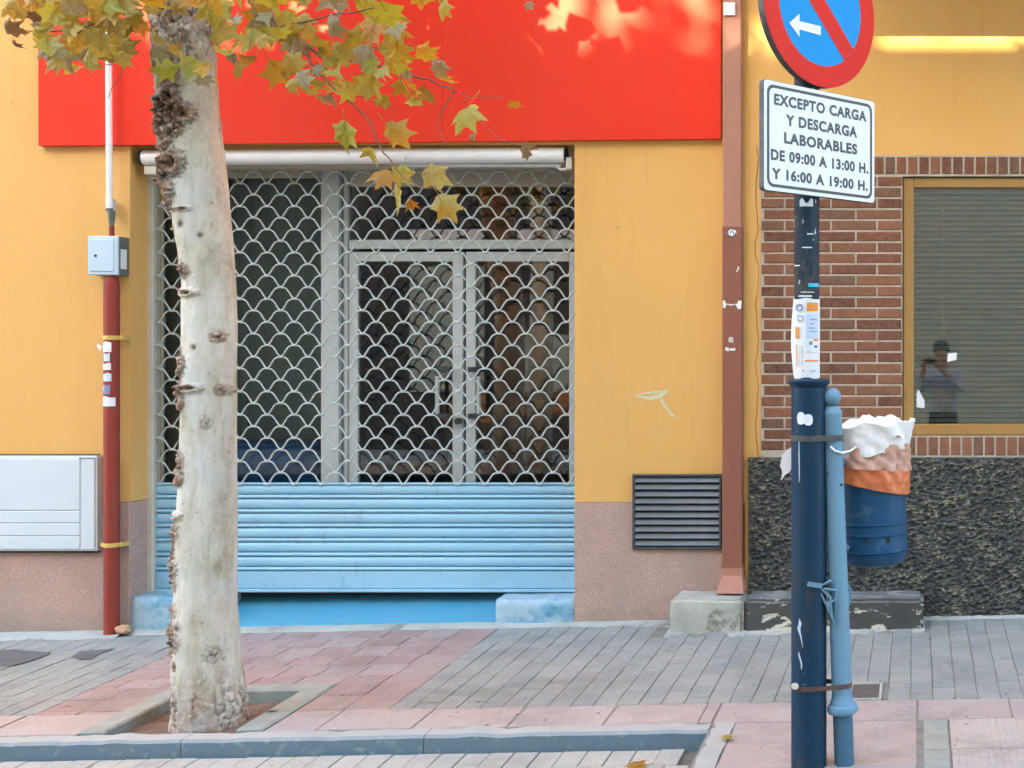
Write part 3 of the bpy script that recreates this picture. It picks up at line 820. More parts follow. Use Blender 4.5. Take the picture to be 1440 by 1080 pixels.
# inside the shop
MB().cbox(fx(229), fx(262), 0.50, 0.52, 0.31, 2.7).build('added_screen', PALE_IN, sf)  # pale sheet added behind the glass to lighten its dark left edge
ct = thing('shop_counter', (-2.75, 1.9, 0.1), 'orange brown counter seen dimly through the shop door', 'counter')
MB().cbox(-3.25, -2.35, 1.7, 2.2, 0.1, 1.12).build('counter_body', ORANGE_IN, ct)
MB().cbox(-3.3, -2.3, 1.65, 2.25, 1.122, 1.16).build('counter_top', BROWN_IN, ct)
MB().cbox(fx(263), fx(455), 0.96, 0.98, 0.3, 2.7).build('added_screen', simple('grey_teal_screen', (0.36, 0.45, 0.43), (0.28, 0.36, 0.35), 2, 0.9, stretch=(8, 8, 0.3)), sf)  # sheet added behind the left pane to give its grey-teal tone
cb = thing('blue_box', (X(392, -.6), 0.68, 0.1), 'deep blue plastic box behind the glass at the foot of the left pane', 'box')
MB().cbox(X(326, -.6), X(450, -.6), 0.56, 0.9, 0.3, Z(628, -.6)).build('box_body', CRATE_BLUE, cb)
MB().cbox(X(324, -.6), X(452, -.6), 0.55, 0.91, Z(628, -.6) + .001, Z(622, -.6)).build('box_lid', CRATE_BLUE, cb)

# ------------------------------------------------------------------ brick building at the right
bh = thing('brick_building', (0.5, 0, 0), 'neighbouring ochre building with brown brick window surround and dark stone plinth', 'building')
XW0, XW1 = X(1269), 1.42               # window opening
XB0, XB1 = X(1070), 2.3                # brick field
ZB1, ZB0 = Z(218), Z(643)
ZWT, ZWB = Z(248), Z(613)
m = MB()
m.box(X_SPLIT + 0.001, XB0, 0.001, 0.30, -0.6, H_B + 0.6).box(XB0, XB1, 0.001, 0.30, ZB1, H_B + 0.6).box(XB1, 12, 0.001, 0.30, -0.6, H_B + 0.6)
m.build('ochre_wall', OCHRE, bh)
m = MB(); m.box(X_SPLIT + .001, 12, 0.3, 6, H_B + 0.3, H_B + 0.6).box(X_SPLIT + .001, 12, 4, 4.2, -0.6, H_B + 0.3).box(11.8, 12, .3, 4, -0.6, H_B + .3).box(X_SPLIT + .001, X_SPLIT + .1, .3, 4, -0.6, H_B + .3); m.build('rear_walls', OCHRE, bh)
m = MB()
m.box(XB0, XW0, -0.004, 0.30, -0.6, ZWT).box(XW1, XB1, -0.004, 0.30, -0.6, ZWT).box(XB0, XB1, -0.004, 0.30, ZWT, ZB1 - 0.001).box(XW0, XW1, -0.004, 0.30, -0.6, ZWB)
m.build('mortar_field', MORTAR, bh)
def brick_mesh(w, h):
    m = MB(); m.cbox(-w / 2, w / 2, 0, 0.05, -h / 2, h / 2, 0.003)
    return m.mesh('brick', BRICK)
cache = {}
def brick(x0, x1, z0, z1):
    k = (round(x1 - x0, 3), round(z1 - z0, 3))
    if k[0] < 0.02: return
    if k not in cache: cache[k] = brick_mesh(*k)
    inst('brick', cache[k], ((x0 + x1) / 2, -0.0085 + random.uniform(-.0015, .0015), (z0 + z1) / 2), bh)
pit_ = 15.45 / 250; J = 0.011
row = 0; zt = ZWT - 0.004
while zt - pit_ > ZB0 - 0.03:
    z0, z1 = zt - pit_ + J, zt
    start = X(1103.5) if row % 2 == 0 else X(1138.5)
    for lo, hi in ((XB0 + 0.004, XW0 - 0.003), (XW1 + .003, XB1 - .004)):
        x = start - 0.26 * 20
        while x < hi:
            a, b = max(x + J / 2, lo), min(x + 0.26 - J / 2, hi)
            if b > lo and b - a > 0.02: brick(a, b, z0, z1)
            x += 0.26
    zt -= pit_; row += 1
sp = 15.85 / 250
x = XB0 + 0.004
while x < XB1 - 0.05:
    brick(x, x + sp - J, ZWT + 0.012, ZB1 - 0.012); x += sp
x = XW0 + 0.02
while x < XW1 - 0.03:
    brick(x, x + sp - J, ZB0 + 0.012, ZWB - 0.006); x += sp
m = MB(); rc = random.Random(3)
cp = [(X(1064.5 + 2.2 * math.sin(i * 1.3) + rc.uniform(-1.6, 1.6)), Z(205 + i * 17)) for i in range(27)]
stroke(m, cp, [0.0015 + 0.0035 * rc.random() for _ in cp], -0.0008)
m.build('wall_crack', simple('crack_line', (0.22, 0.10, 0.03), (0.14, 0.06, 0.02), 30, 0.9), bh)
# plinth of rough dark stone
m = MB(); x0, x1 = X(1053), 2.6; z0, z1 = -0.12, ZB0
nx, nzz = 560, 150
vs = []; tone = []
for j in range(nzz + 1):
    for i in range(nx + 1):
        x = x0 + (x1 - x0) * i / nx; z = z0 + (z1 - z0) * j / nzz
        a = nz(x * 34, z * 62, 0.3); b = nz(x * 75, z * 120, 3.3); c = nz(x * 7, z * 7, 9)
        h = 0.5 * a + 0.5 * b + 0.2 * c
        edge = min(1, (z1 - z) / 0.02, (x - x0) / 0.02)
        vs.append((x, -0.026 - max(-0.012, 0.019 * h) * edge, z)); tone.append(0.5 + 0.9 * h * (0.4 + 0.6 * edge))
fs = [(j * (nx + 1) + i, j * (nx + 1) + i + 1, (j + 1) * (nx + 1) + i + 1, (j + 1) * (nx + 1) + i) for j in range(nzz) for i in range(nx)]
n0 = len(vs)
for (i, j) in ((0, 0), (nx, 0), (nx, nzz), (0, nzz)): vs.append((vs[j * (nx + 1) + i][0], -0.0045, vs[j * (nx + 1) + i][2]))
top = [nzz * (nx + 1) + i for i in range(nx + 1)]; left = [j * (nx + 1) for j in range(nzz + 1)]
fs += [tuple(top + [n0 + 2, n0 + 3])[::-1], tuple(left + [n0 + 3, n0])]
m.add(vs, fs)
pl = m.build('plinth', STONE, bh, smooth=False)
at = pl.data.attributes.new('tone', 'FLOAT', 'POINT'); at.data.foreach_set('value', tone + [0.4] * 4)
m = MB(); m.cbox(X(1050), X(1058), -0.005, 0.001, ZB0, ZB0 + 0.02); 
# window
wf = MB(); yw = 0.015
zf0, zf1 = ZWB + 0.002, ZWT - 0.004
a, b = XW0 + 0.004, XW1 - 0.005
wl = 0.060
wf.cbox(a, a + wl, yw, yw + 0.06, zf0, zf1, .005).cbox(b - wl, b, yw, yw + 0.06, zf0, zf1, .005)
wf.cbox(a + wl, b - wl, yw + .001, yw + 0.06, zf1 - 0.058, zf1, .005).cbox(a + wl, b - wl, yw + .001, yw + 0.06, zf0, zf0 + 0.064, .005)
win = wf.build('window', WOOD_ALU, bh); win['label'] = 'golden brown framed window with closed venetian blind'
ga, gb, g0, g1 = a + wl, b - wl, zf0 + 0.064, zf1 - 0.058
MB().box(ga, gb, yw + 0.026, yw + 0.032, g0, g1).build('pane', WIN_GLASS, win)
bp = 7.35 / 250
bm0 = MB(); w2 = 0.0106
prof = []
for i in range(5):
    f = i / 4 * 2 - 1; prof.append((f * w2 * 0.55 + 0.0025 * (1 - f * f) * -1, f * w2))
L = (gb - ga) / 2 - 0.004
n = len(prof)
bm0.add([(sx * L, y, z) for sx in (-1, 1) for y, z in prof], [(i, n + i, n + i + 1, i + 1) for i in range(n - 1)])
slat_me = bm0.mesh('blind_slat', BLIND, smooth=True)
zz = g1 - 0.02
while zz > g0 + 0.004:
    o = inst('blind_slat', slat_me, ((ga + gb) / 2, yw + 0.058, zz + random.uniform(-.0008, .0008)), win); o.rotation_euler = (random.uniform(-.05, .05), random.uniform(-.0008, .0008), 0); zz -= bp
MB().tube([(X(1326, -.07), yw + 0.040, g0 + .01), (X(1326, -.07), yw + 0.040, g1)], 0.0022, 6).build('blind_cord', BLIND, win)
MB().box(a - .05, b + .05, 0.29, 0.31, g0 - .1, g1 + .1).build('dark_backing', DARK_IN, win)
def scrap(name, pts, mat, parent, y):
    return MB().prism([(X(px, -y), Z(py, -y)) for px, py in pts], y - 0.0006, y).build(name, mat, parent)
scrap('paper_note', [(1332, 509), (1345, 506), (1346, 496), (1333, 497)], PAPER, win, yw + 0.0255)
scrap('paper_note', [(1289, 573), (1300, 574), (1300, 563), (1296, 556), (1292, 548), (1289, 551)], PAPER, win, yw + 0.0255)
# balcony: unseen slab put overhead to shade the upper wall
bal = MB(); zbal = 3.27 + 1.6 * math.tan(SUN_E) / math.cos(SUN_A)
bal.box(X_SPLIT + 0.15, 5, -1.6, 0.0, zbal, zbal + 0.2).box(X_SPLIT + 0.15, 5, -1.6, -1.5, zbal + 0.2, zbal + 1.15)
bal.build('added_balcony', OCHRE, bh)

# ------------------------------------------------------------------ fittings on the facade
# white cabinet
tcb = 0.05
cab = thing('utility_cabinet', (X(40), 0, Z(775)), 'flat white utility cabinet on the wall left of the red pipe', 'cabinet')
MB().cbox(X(-150, tcb), X(137, tcb), -0.05, -0.0065, Z(775, tcb), Z(641, tcb), 0.004).build('cabinet_frame', CABINET, cab)
zs = [773, 753.6, 735.6, 718, 644]
for z_lo, z_hi in zip(zs, zs[1:]):
    MB().cbox(X(-144, tcb), X(113, tcb), -0.056, -0.0502, Z(z_lo - 0.5, tcb), Z(z_hi + 0.7, tcb), 0.003).build('door_panel', CABINET, cab)
MB().cbox(X(114.2, tcb), X(134, tcb), -0.056, -0.0502, Z(772.5, tcb), Z(645, tcb), 0.003).build('side_panel', CABINET, cab)
MB().cbox(X(-152, .02), X(138.5, .02), -0.03, -0.0064, Z(777, .02), Z(639, .02), 0.003).build('backing', DARK_GAP, cab)
MB().cbox(X(112, tcb), X(134, tcb), -0.0565, -0.056, Z(645.6, tcb), Z(643.6, tcb), 0.0002).build('maker_strip', GREY_INK, cab)
# meter box
tm = 0.10
mb = thing('meter_box', (X(150), -0.05, Z(387)), 'small pale blue box with keyhole on top of the red pipe', 'meter box')
MB().cbox(X(126, tm), X(167, tm), -0.10, -0.001, Z(386.5, tm), Z(332.5, tm), 0.006).build('box_body', BOX_DARK, mb)
MB().cbox(X(125, tm), X(167.5, tm), -0.112, -0.1005, Z(387, tm), Z(332, tm), 0.004).build('box_front', BOX_BLUE, mb)
MB().cbox(X(129.5, tm), X(162, tm), -0.117, -0.1122, Z(382, tm), Z(336, tm), 0.003).build('door', BOX_BLUE, mb)
MB().tube([(X(137, tm), -0.118, Z(360, tm)), (X(137, tm), -0.1172, Z(360, tm))], 0.008, 10).build('keyhole', DARK_GAP, mb)
MB().box(X(167, tm) + .0005, X(167, tm) + 0.004, -0.085, -0.03, Z(378, tm), Z(350, tm)).build('side_plate', PAPER, mb)
# white conduit above the box
tq = 0.09
cd = thing('conduit', (X(154), -0.06, Z(310)), 'thin white conduit running up the wall past the red sign', 'conduit')
xc = X(154, tq)
m = MB(); m.tube([(xc - 0.006, -tq, 4.5), (xc - 0.004, -tq, Z(100, tq)), (xc, -tq, Z(294, tq))], 0.0165, 14); m.build('tube', WHITE_METAL, cd, smooth=50)
m = MB(); m.cbox(X(147, tq), X(153, tq), -0.085, -0.02, Z(297, tq), Z(279, tq)); m.build('clip', CREAM_METAL, cd)
m = MB(); m.lathe((xc, -tq, Z(296, tq)), [(0.019, 0), (0.019, 0.012)], 14).lathe((X(157, tq), -tq, Z(318, tq)), [(0.012, 0), (0.016, 0.03), (0.02, 0.07), (0.02, 0.085)], 14); m.build('gland', BOX_DARK, cd, smooth=40)
m = MB(); m.tube([(X(157.5, tq), -tq, Z(333, tq)), (X(157, tq), -tq, Z(318, tq))], 0.014, 12); m.build('stub_pipe', PIPE_RED, cd, smooth=50)
m = MB(); m.lathe((xc - .003, -tq, Z(92, tq)), [(0.0175, 0), (0.0175, 0.004)], 14); m.build('joint_ring', DARK_GAP, cd)
# red pipe
tp = 0.07
rp = thing('red_pipe', (X(158), -0.07, -0.1), 'dark red vertical pipe with peeling stickers below the meter box', 'pipe')
zt_, zb_ = Z(388, tp), Z(893, tp)
xt, xbm = X(157, tp), X(157, tp)
m = MB(); m.tube([(xbm, -tp, zb_), (xbm, -tp, Z(405, tp)), (xt, -tp, Z(396, tp)), (xt, -tp, zt_)], [0.0405, 0.0405, 0.038, 0.026], 24); m.build('pipe_body', PIPE_RED, rp, smooth=50)
for py in (475, 766):
    m = MB(); z = Z(py, tp)
    m.lathe((xbm, -tp, z - 0.012), [(0.0415, 0), (0.0445, 0.001), (0.0445, 0.023), (0.0415, 0.024)], 24)
    m.cbox(xbm - 0.063, xbm - 0.043, -tp - 0.004, -0.006, z - 0.011, z + 0.011, 0.002).cbox(xbm + 0.043, xbm + 0.063, -tp - 0.004, -0.006, z - 0.011, z + 0.011, 0.002)
    m.build('clamp', YELLOW, rp, smooth=40)
def wrap(mb, cx, cy, r, a0, a1, z0, z1, top=None, n=8):
    """a curved label on a round pole; angles from the street side, + to the right"""
    vs = []
    for i in range(n + 1):
        f = i / n; a = a0 + (a1 - a0) * f
        zt = top(f) if top else z1
        vs += [(cx + r * math.sin(a), cy - r * math.cos(a), z0), (cx + r * math.sin(a), cy - r * math.cos(a), zt)]
    mb.add(vs, [(2 * i, 2 * i + 2, 2 * i + 3, 2 * i + 1) for i in range(n)])
for (p0, p1, a0, a1, mt) in ((481, 495, -1.4, 0.5, PAPER), (497, 508, -0.7, 0.3, PALE_INK), (511, 520, -1.0, 0.45, PAPER), (525, 536, -0.8, 0.5, PALE_INK), (541, 554, -0.75, 0.35, GREY_INK), (543, 550, -1.0, -0.7, PAPER), (558, 571, -1.3, 1.0, PAPER)):
    m = MB(); wrap(m, xbm, -tp, 0.0412, a0, a1, Z(p1, tp), Z(p0, tp), lambda f, p0=p0: Z(p0, tp) + 0.004 * math.sin(f * 7 + p0))
    m.build('sticker', mt, rp)
m = MB(); stroke(m, [(X(a, tp), Z(b, tp)) for a, b in ((141, 486), (146, 488), (144, 493))], [.02, .02, .008], -tp - 0.03); m.build('sticker', PAPER, rp)
# vent grille
tv = 0.03
vent = thing('vent_grille', (X(953), 0, Z(773)), 'black metal louvred vent grille set low in the wall beside the downpipe', 'vent')
vf = MB(); vx0, vx1, vz0, vz1 = X(889, tv), X(1014.5, tv), Z(773, tv), Z(667, tv)
fr = 0.014
vf.cbox(vx0, vx0 + fr, -tv, -0.0065, vz0, vz1, .003).cbox(vx1 - fr, vx1, -tv, -0.0065, vz0, vz1, .003).cbox(vx0 + fr, vx1 - fr, -tv + .001, -0.0065, vz1 - fr, vz1, .003).cbox(vx0 + fr, vx1 - fr, -tv + .001, -0.0065, vz0, vz0 + fr, .003)
vf.build('frame', BLACK_METAL, vent)
MB().box(vx0 + fr, vx1 - fr, -0.0085, -0.0066, vz0 + fr, vz1 - fr).build('backing', DARK_GAP, vent)
hgt = (vz1 - vz0 - 2 * fr); npv = 10
lm = MB(); w2 = (vx1 - vx0) / 2 - fr - .001
lm.add([(sx * w2, y, z) for sx in (-1, 1) for y, z in ((-0.019, -0.012), (-0.021, -0.010), (-0.0035, 0.0155), (0.0, 0.0155))], [(0, 4, 5, 1), (1, 5, 6, 2), (2, 6, 7, 3), (3, 7, 4, 0)])
lme = lm.mesh('louvre', simple('grey_black_louvre', (0.075, 0.09, 0.095), (0.11, 0.125, 0.13), 10, 0.35, 0.1), smooth=30)
for i in range(npv):
    inst('louvre', lme, ((vx0 + vx1) / 2, -0.009, vz0 + fr + hgt * (i + 0.5) / npv), vent)
# downpipe
td = 0.09
dp = thing('downpipe', (X(1029), -0.05, Z(832)), 'square terracotta downpipe with torn tape remnants between the two buildings', 'downpipe')
x0, x1 = X(1015.5, td), X(1043, td)
m = MB(); m.cbox(x0 + .004, x1 - .004, -td + 0.004, -0.012, Z(318, td) - .02, 4.6, 0.006); m.build('upper_pipe', TERRA_PALE, dp)
m = MB(); m.cbox(x0, x1, -td, -0.010, Z(797, td), Z(318, td), 0.006); m.build('lower_pipe', TERRACOTTA, dp)
m = MB()
za, zb2 = Z(797, td), Z(833, td + 0.06)
q = 0.022
vs = [(x0 - .002, -td - .003, za), (x1 + .002, -td - .003, za), (x1 + .002, -0.012, za), (x0 - .002, -0.012, za),
      (x0 - .002, -td - .003, za - 0.05), (x1 + .002, -td - .003, za - 0.05), (x1 + .002, -0.012, za - 0.05), (x0 - .002, -0.012, za - 0.05),
      (x0 - q, -td - 0.10, zb2), (x1 + q, -td - 0.10, zb2), (x1 + q, -0.03, zb2), (x0 - q, -0.03, zb2)]
m.add(vs, [(0, 4, 5, 1), (1, 5, 6, 2), (2, 6, 7, 3), (3, 7, 4, 0), (4, 8, 9, 5), (5, 9, 10, 6), (6, 10, 11, 7), (7, 11, 8, 4), (0, 1, 2, 3), (8, 11, 10, 9)])
m.build('shoe', TERRA_PALE, dp)
MB().cbox(x0 - 0.004, x1 + 0.004, -td - 0.004, -0.004, Z(799, td), Z(795, td), .002).build('collar', TERRACOTTA, dp)
m = MB(); m.cbox(X(1018, td), X(1034, td), -td - 0.012, -0.01, Z(22, td), Z(4, td), .004); m.build('bracket', WHITE_METAL, dp)
yf = -td - 0.0008
def flat(pts, name, mat, parent, y):
    return MB().prism([(X(px, -y), Z(py, -y)) for px, py in pts], y - 0.0006, y).build(name, mat, parent)
flat([(1016.5, 432), (1019, 434), (1022, 428), (1028, 430), (1034, 428), (1038, 435), (1042, 434), (1043, 423), (1038, 423), (1037, 427), (1028, 428), (1021, 427), (1019, 422), (1016.5, 423)], 'torn_tape', PAPER, dp, yf)
flat([(1024, 481), (1031, 482), (1031, 474), (1025, 474)], 'torn_tape', CREAM_METAL, dp, yf)
flat([(1020, 493), (1025, 494), (1025, 489), (1020, 488)], 'torn_tape', PAPER, dp, yf)
flat([(1026, 493), (1034, 493), (1034, 489.5), (1026, 490)], 'torn_tape', PAPER, dp, yf)
m = MB(); k = [(X(1029 + 6 * math.cos(a), td), Z(327 + 6 * math.sin(a), td)) for a in [i * 0.7 for i in range(9)]]
stroke(m, k, [0.006] * 9, yf); stroke(m, [(X(1026, td), Z(328, td)), (X(1030, td), Z(323, td)), (X(1032, td), Z(330, td))], [.006] * 3, yf - .0004); m.build('marker_scrawl', SIGN_BLACK, dp)
m = MB(); m.prism([(X(1029 + 7 * math.cos(a), td), Z(327 - 6 * math.sin(a), td)) for a in [-i * 0.6 for i in range(10)][::-1]], yf + .0001, yf + 0.0004); m.build('sticker', PAPER, dp)
flat([(1035, 383), (1037, 382), (1040, 375), (1038, 375)], 'torn_tape', PAPER, dp, yf)

# low stone ledge under the downpipe and along the plinth
def ledge(name, px0, px1, py_top, mat, label):
    t1 = 0.29; x0, x1 = X(px0, t1), X(px1, t1); zt = Z(py_top, t1)
    bm = bmesh.new(); bmesh.ops.create_cube(bm, size=1)
    for v in bm.verts: v.co = Vector((x0 + (v.co.x + .5) * (x1 - x0), -t1 + (v.co.y + .5) * (t1 - 0.012), -0.12 + (v.co.z + .5) * (zt + 0.12)))
    bmesh.ops.bevel(bm, geom=[e for e in bm.edges], offset=0.018, segments=3, affect='EDGES')
    bmesh.ops.subdivide_edges(bm, edges=[e for e in bm.edges if e.calc_length() > 0.1], cuts=24, use_grid_fill=True)
    bmesh.ops.triangulate(bm, faces=[f for f in bm.faces if len(f.verts) > 4])
    bmesh.ops.recalc_face_normals(bm, faces=bm.faces)
    for v in bm.verts:
        c = v.co; n = nz(c.x * 7, c.y * 7, c.z * 7); n2 = nz(c.x * 22, c.y * 22, c.z * 22)
        c += Vector((0.006 * n, 0.007 * n + 0.003 * n2, 0.006 * nz(c.x * 6, 4, c.y * 6) + 0.002 * n2))
    me = bpy.data.meshes.new(name); bm.to_mesh(me); bm.free(); me.materials.append(mat); me.shade_smooth(); me.set_sharp_from_angle(angle=math.radians(45))
    o = bpy.data.objects.new(name, me); COL.objects.link(o)
    org = Vector(((x0 + x1) / 2, -t1 / 2, -0.03))
    for v in me.vertices: v.co -= org
    o.location = org
    return tag(o, label, 'ledge')
ledge('concrete_ledge', 942, 1045, 843, CONCRETE, 'pale concrete kerb block under the terracotta downpipe')
ledge('stone_ledge', 1046, 1299, 843, WORN_STONE, 'low black stone ledge with flaking white paint behind the posts')
# rubble by the red pipe
bm = bmesh.new(); bmesh.ops.create_icosphere(bm, subdivisions=3, radius=1)
for v in bm.verts:
    n = 1 + 0.35 * nz(v.co.x * 1.6, v.co.y * 1.6, v.co.z * 1.6); v.co = Vector((v.co.x * 0.042 * n, v.co.y * 0.035 * n, max(-0.02, v.co.z * 0.028 * n)))
me = bpy.data.meshes.new('rubble'); bm.to_mesh(me); bm.free(); me.materials.append(ROCK)
rx, rt = G(174, 893)
ro = bpy.data.objects.new('rubble_stone', me); COL.objects.link(ro); ro.location = gpt(rx, rt, 0.03); tag(ro, 'small orange lump of rubble at the foot of the red pipe', 'stone')

# hatch cover
hc = thing('hatch_cover', gpt(-0.235, 1.53), 'small dark metal hatch cover in the paving beside the pale bollard', 'hatch cover')
m = MB(); x0, x1, t0, t1 = hatch[0] + .004, hatch[1] - .004, hatch[2] + .004, hatch[3] - .004
def gbox(mb, x0, x1, t0, t1, h0, h1):
    mb.add([gpt(x, t, h) for h in (h0, h1) for t in (t1, t0) for x in (x0, x1)], [(0, 2, 3, 1), (4, 5, 7, 6), (0, 1, 5, 4), (1, 3, 7, 5), (3, 2, 6, 7), (2, 0, 4, 6)])
for q in ((x0, x0 + .012, t0, t1), (x1 - .012, x1, t0, t1), (x0 + .012, x1 - .012, t0, t0 + .014), (x0 + .012, x1 - .012, t1 - .014, t1)): gbox(m, *q, -0.03, 0.005)
m.build('frame', CEMENT, hc)
m = MB(); gbox(m, x0 + .013, x1 - .013, t0 + .015, t1 - .015, -0.03, 0.001); m.build('plate', simple('worn_cast_iron', (0.09, 0.085, 0.075), (0.13, 0.12, 0.105), 25, 0.6, 0.5, 120, 0.004), hc)

# ------------------------------------------------------------------ lamp column with signs
TPo = 2.55; ZP = D - TPo
xcol = X(1137.5, TPo); zgp = gz(xcol, TPo)
col = thing('sign_column', (xcol, -TPo, zgp), 'tall navy blue steel column with narrower scuffed pole on top', 'post')
zc = Z(537, TPo)
m = MB(); m.lathe((xcol, -TPo, 0), [(0.0665, zgp - 0.02), (0.0665, zc)], 40); m.build('column', COLUMN_BLUE, col, smooth=50)
m = MB(); m.lathe((xcol, -TPo, 0), [(0.0668, zc - 0.02), (0.072, zc - 0.012), (0.078, zc - 0.004), (0.079, zc + 0.004), (0.073, zc + 0.011), (0.05, zc + 0.013)], 40); m.build('collar', COLUMN_BLUE, col, smooth=40)
xp = X(1134.5, TPo)
m = MB(); m.lathe((xp, -TPo, 0), [(0.0475, zc + 0.01), (0.0475, 4.3)], 32); m.build('upper_pole', POLE_DARK, col, smooth=50)
# stickers and scratches on the column
for (z0, z1, a0, a1, mt, r) in ((597, 577, -0.62, -0.12, PAPER, .0685), (598, 580, -0.22, 0.30, PAPER, .0688)):
    m = MB(); za, zb2 = Z(z0, TPo), Z(z1, TPo); n = 12; vs = []
    for i in range(n):
        a = 2 * math.pi * i / n; am = (a0 + a1) / 2 + (a1 - a0) / 2 * math.cos(a); zz = (za + zb2) / 2 + (zb2 - za) / 2 * math.sin(a) * (1 + 0.12 * math.cos(2 * a))
        vs.append((xcol + r * math.sin(am), -TPo - r * math.cos(am), zz))
    m.add(vs, [tuple(range(n))]); m.build('sticker', mt, col)
def scratch(pts, w):
    m = MB(); vs = []
    for i, (px, py) in enumerate(pts):
        s = max(-0.95, min(0.95, (X(px, TPo) - xcol) / 0.0672)); a = math.asin(s)
        for d in (-w[i] / 2, w[i] / 2):
            aa = a + d / 0.0672; vs.append((xcol + 0.0671 * math.sin(aa), -TPo - 0.0671 * math.cos(aa), Z(py, TPo)))
    m.add(vs, [(2 * i, 2 * i + 2, 2 * i + 3, 2 * i + 1)[::-1] for i in range(len(pts) - 1)]); m.build('scratch', simple('bare_scratch', (0.5, 0.58, 0.66), (0.4, 0.48, 0.55), 40, 0.5), col)
scratch([(1126, 866), (1127, 872), (1125, 880), (1128, 890), (1131, 905)], [.002, .012, .014, .006, .002])
scratch([(1125, 912), (1126, 918), (1129, 928), (1129, 936)], [.003, .008, .006, .003])
scratch([(1125.5, 618), (1125.5, 640), (1126, 665), (1125.5, 676)], [.003, .004, .004, .002])
scratch([(1128, 956), (1135, 957), (1140, 957)], [.003, .004, .003])
scratch([(1128, 570), (1138, 568.5), (1146, 568.5)], [.002, .003, .002])
# torn white plastic behind the column
m = MB(); zt0 = TPo - 0.07
pts = [(1114, 628), (1106, 633), (1100, 640), (1097, 655), (1100, 664), (1098, 676), (1104, 668), (1110, 664), (1115, 655)]
rag = MB().prism([(X(a, zt0), Z(b, zt0)) for a, b in pts], -zt0, -zt0 + 0.012).build('plastic_rag', WHITE_PLASTIC); tag(rag, 'torn white plastic rag caught on the left edge of the navy column', 'rag')
# poster wrapped around the pole
ps = thing('poster', (xp, -TPo, Z(532, TPo)), 'white poster with orange print wrapped around the pole', 'poster')
rr = 0.0492
m = MB(); n = 20; vs = []
za, zb2 = Z(531.5, TPo), Z(420.5, TPo)
for j in range(9):
    for i in range(n + 1):
        a = -1.9 + 3.5 * i / n; z = za + (zb2 - za) * j / 8
        bulge = 0.010 * max(0, math.sin(math.pi * j / 8)) * max(0, -math.sin(a)) ** 2 + 0.001 * nz(i * .6, j * .7)
        vs.append((xp + (rr + bulge) * math.sin(a), -TPo - (rr + bulge) * math.cos(a), z + 0.003 * math.sin(i * .7) * (j in (0, 8))))
m.add(vs, [(j * (n + 1) + i, j * (n + 1) + i + 1, (j + 1) * (n + 1) + i + 1, (j + 1) * (n + 1) + i) for j in range(8) for i in range(n)])
m.build('sheet', PAPER, ps, smooth=True)
def pr(px0, px1, py0, py1, mt, name='print', r=0.0012, slant=0):
    a0, a1 = (math.asin(max(-.97, min(.97, (X(p, TPo) - xp) / (rr + .001)))) for p in (px0, px1))
    m = MB(); wrap(m, xp, -TPo, rr + r + (0.004 if px0 < 1128 else 0.0), a0, a1, Z(py1, TPo), Z(py0, TPo), (lambda f: Z(py0, TPo) + slant * f) if slant else None); m.build(name, mt, ps)
pr(1136, 1151, 426, 438, ORANGE_INK); pr(1121, 1126, 460, 476, ORANGE_INK, r=.002); pr(1135, 1151, 442, 475, PALE_INK, r=.0011)
for k, (p0, p1, q0, q1, mt) in enumerate(((1141, 1149, 449, 450.5, GREY_INK), (1141, 1146, 455, 456.2, GREY_INK), (1139, 1148, 461, 462, GREY_INK), (1140, 1150, 466, 467, GREY_INK), (1136, 1151, 476, 495, SIGN_WHITE), (1139, 1144, 480, 485, GREY_INK), (1145, 1151, 476, 480, ORANGE_INK), (1146, 1150, 486, 489, SIGN_BLACK), (1134, 1151, 506, 508, ORANGE_INK), (1122, 1123, 485, 515, ORANGE_INK), (1126, 1126.8, 486, 516, CREAM_METAL), (1129, 1130, 486, 514, CREAM_METAL), (1130, 1132, 520, 522, SIGN_RED), (1140, 1148, 521, 522, GREY_INK), (1124, 1131, 444, 445, GREY_INK), (1124, 1131, 451, 452, GREY_INK), (1124, 1125, 445, 451, GREY_INK), (1130, 1131, 445, 451, GREY_INK))):
    pr(p0, p1, q0, q1, mt, r=0.0018)
m = MB()
ring = []
for rad in (5.2, 3.2):
    for i in range(16):
        a = 2 * math.pi * i / 16; px, py = 1126.5 + rad * math.cos(a), 433 + rad * math.sin(a)
        s = max(-.97, min(.97, (X(px, TPo) - xp) / rr)); an = math.asin(s); ring.append((xp + (rr + .006) * math.sin(an), -TPo - (rr + .006) * math.cos(an), Z(py, TPo)))
m.add(ring, [(i, (i + 1) % 16, 16 + (i + 1) % 16, 16 + i)[::-1] for i in range(16)]); m.build('print', GREY_INK, ps)
m = MB(); wrap(m, xp, -TPo, 0.0482, 0.2, 1.4, Z(404, TPo), Z(399, TPo)); m.build('cyan_tape', CYAN_INK, col)
m = MB(); wrap(m, xp, -TPo, 0.0481, -0.5, 0.6, Z(292, TPo), Z(284, TPo), lambda f: Z(284, TPo) + 0.010 * math.sin(f * 9)); m.build('sticker', PAPER, col)
for (q0, q1, a0, a1) in ((418, 416, -.6, .5), (412, 411, -.4, .7), (375, 373.5, -1.2, -.5), (350, 348.5, -.3, .5), (331, 329.5, .1, .6)):
    m = MB(); wrap(m, xp, -TPo, 0.0481, a0, a1, Z(q0, TPo), Z(q1, TPo)); m.build('scratch', PAPER, col)

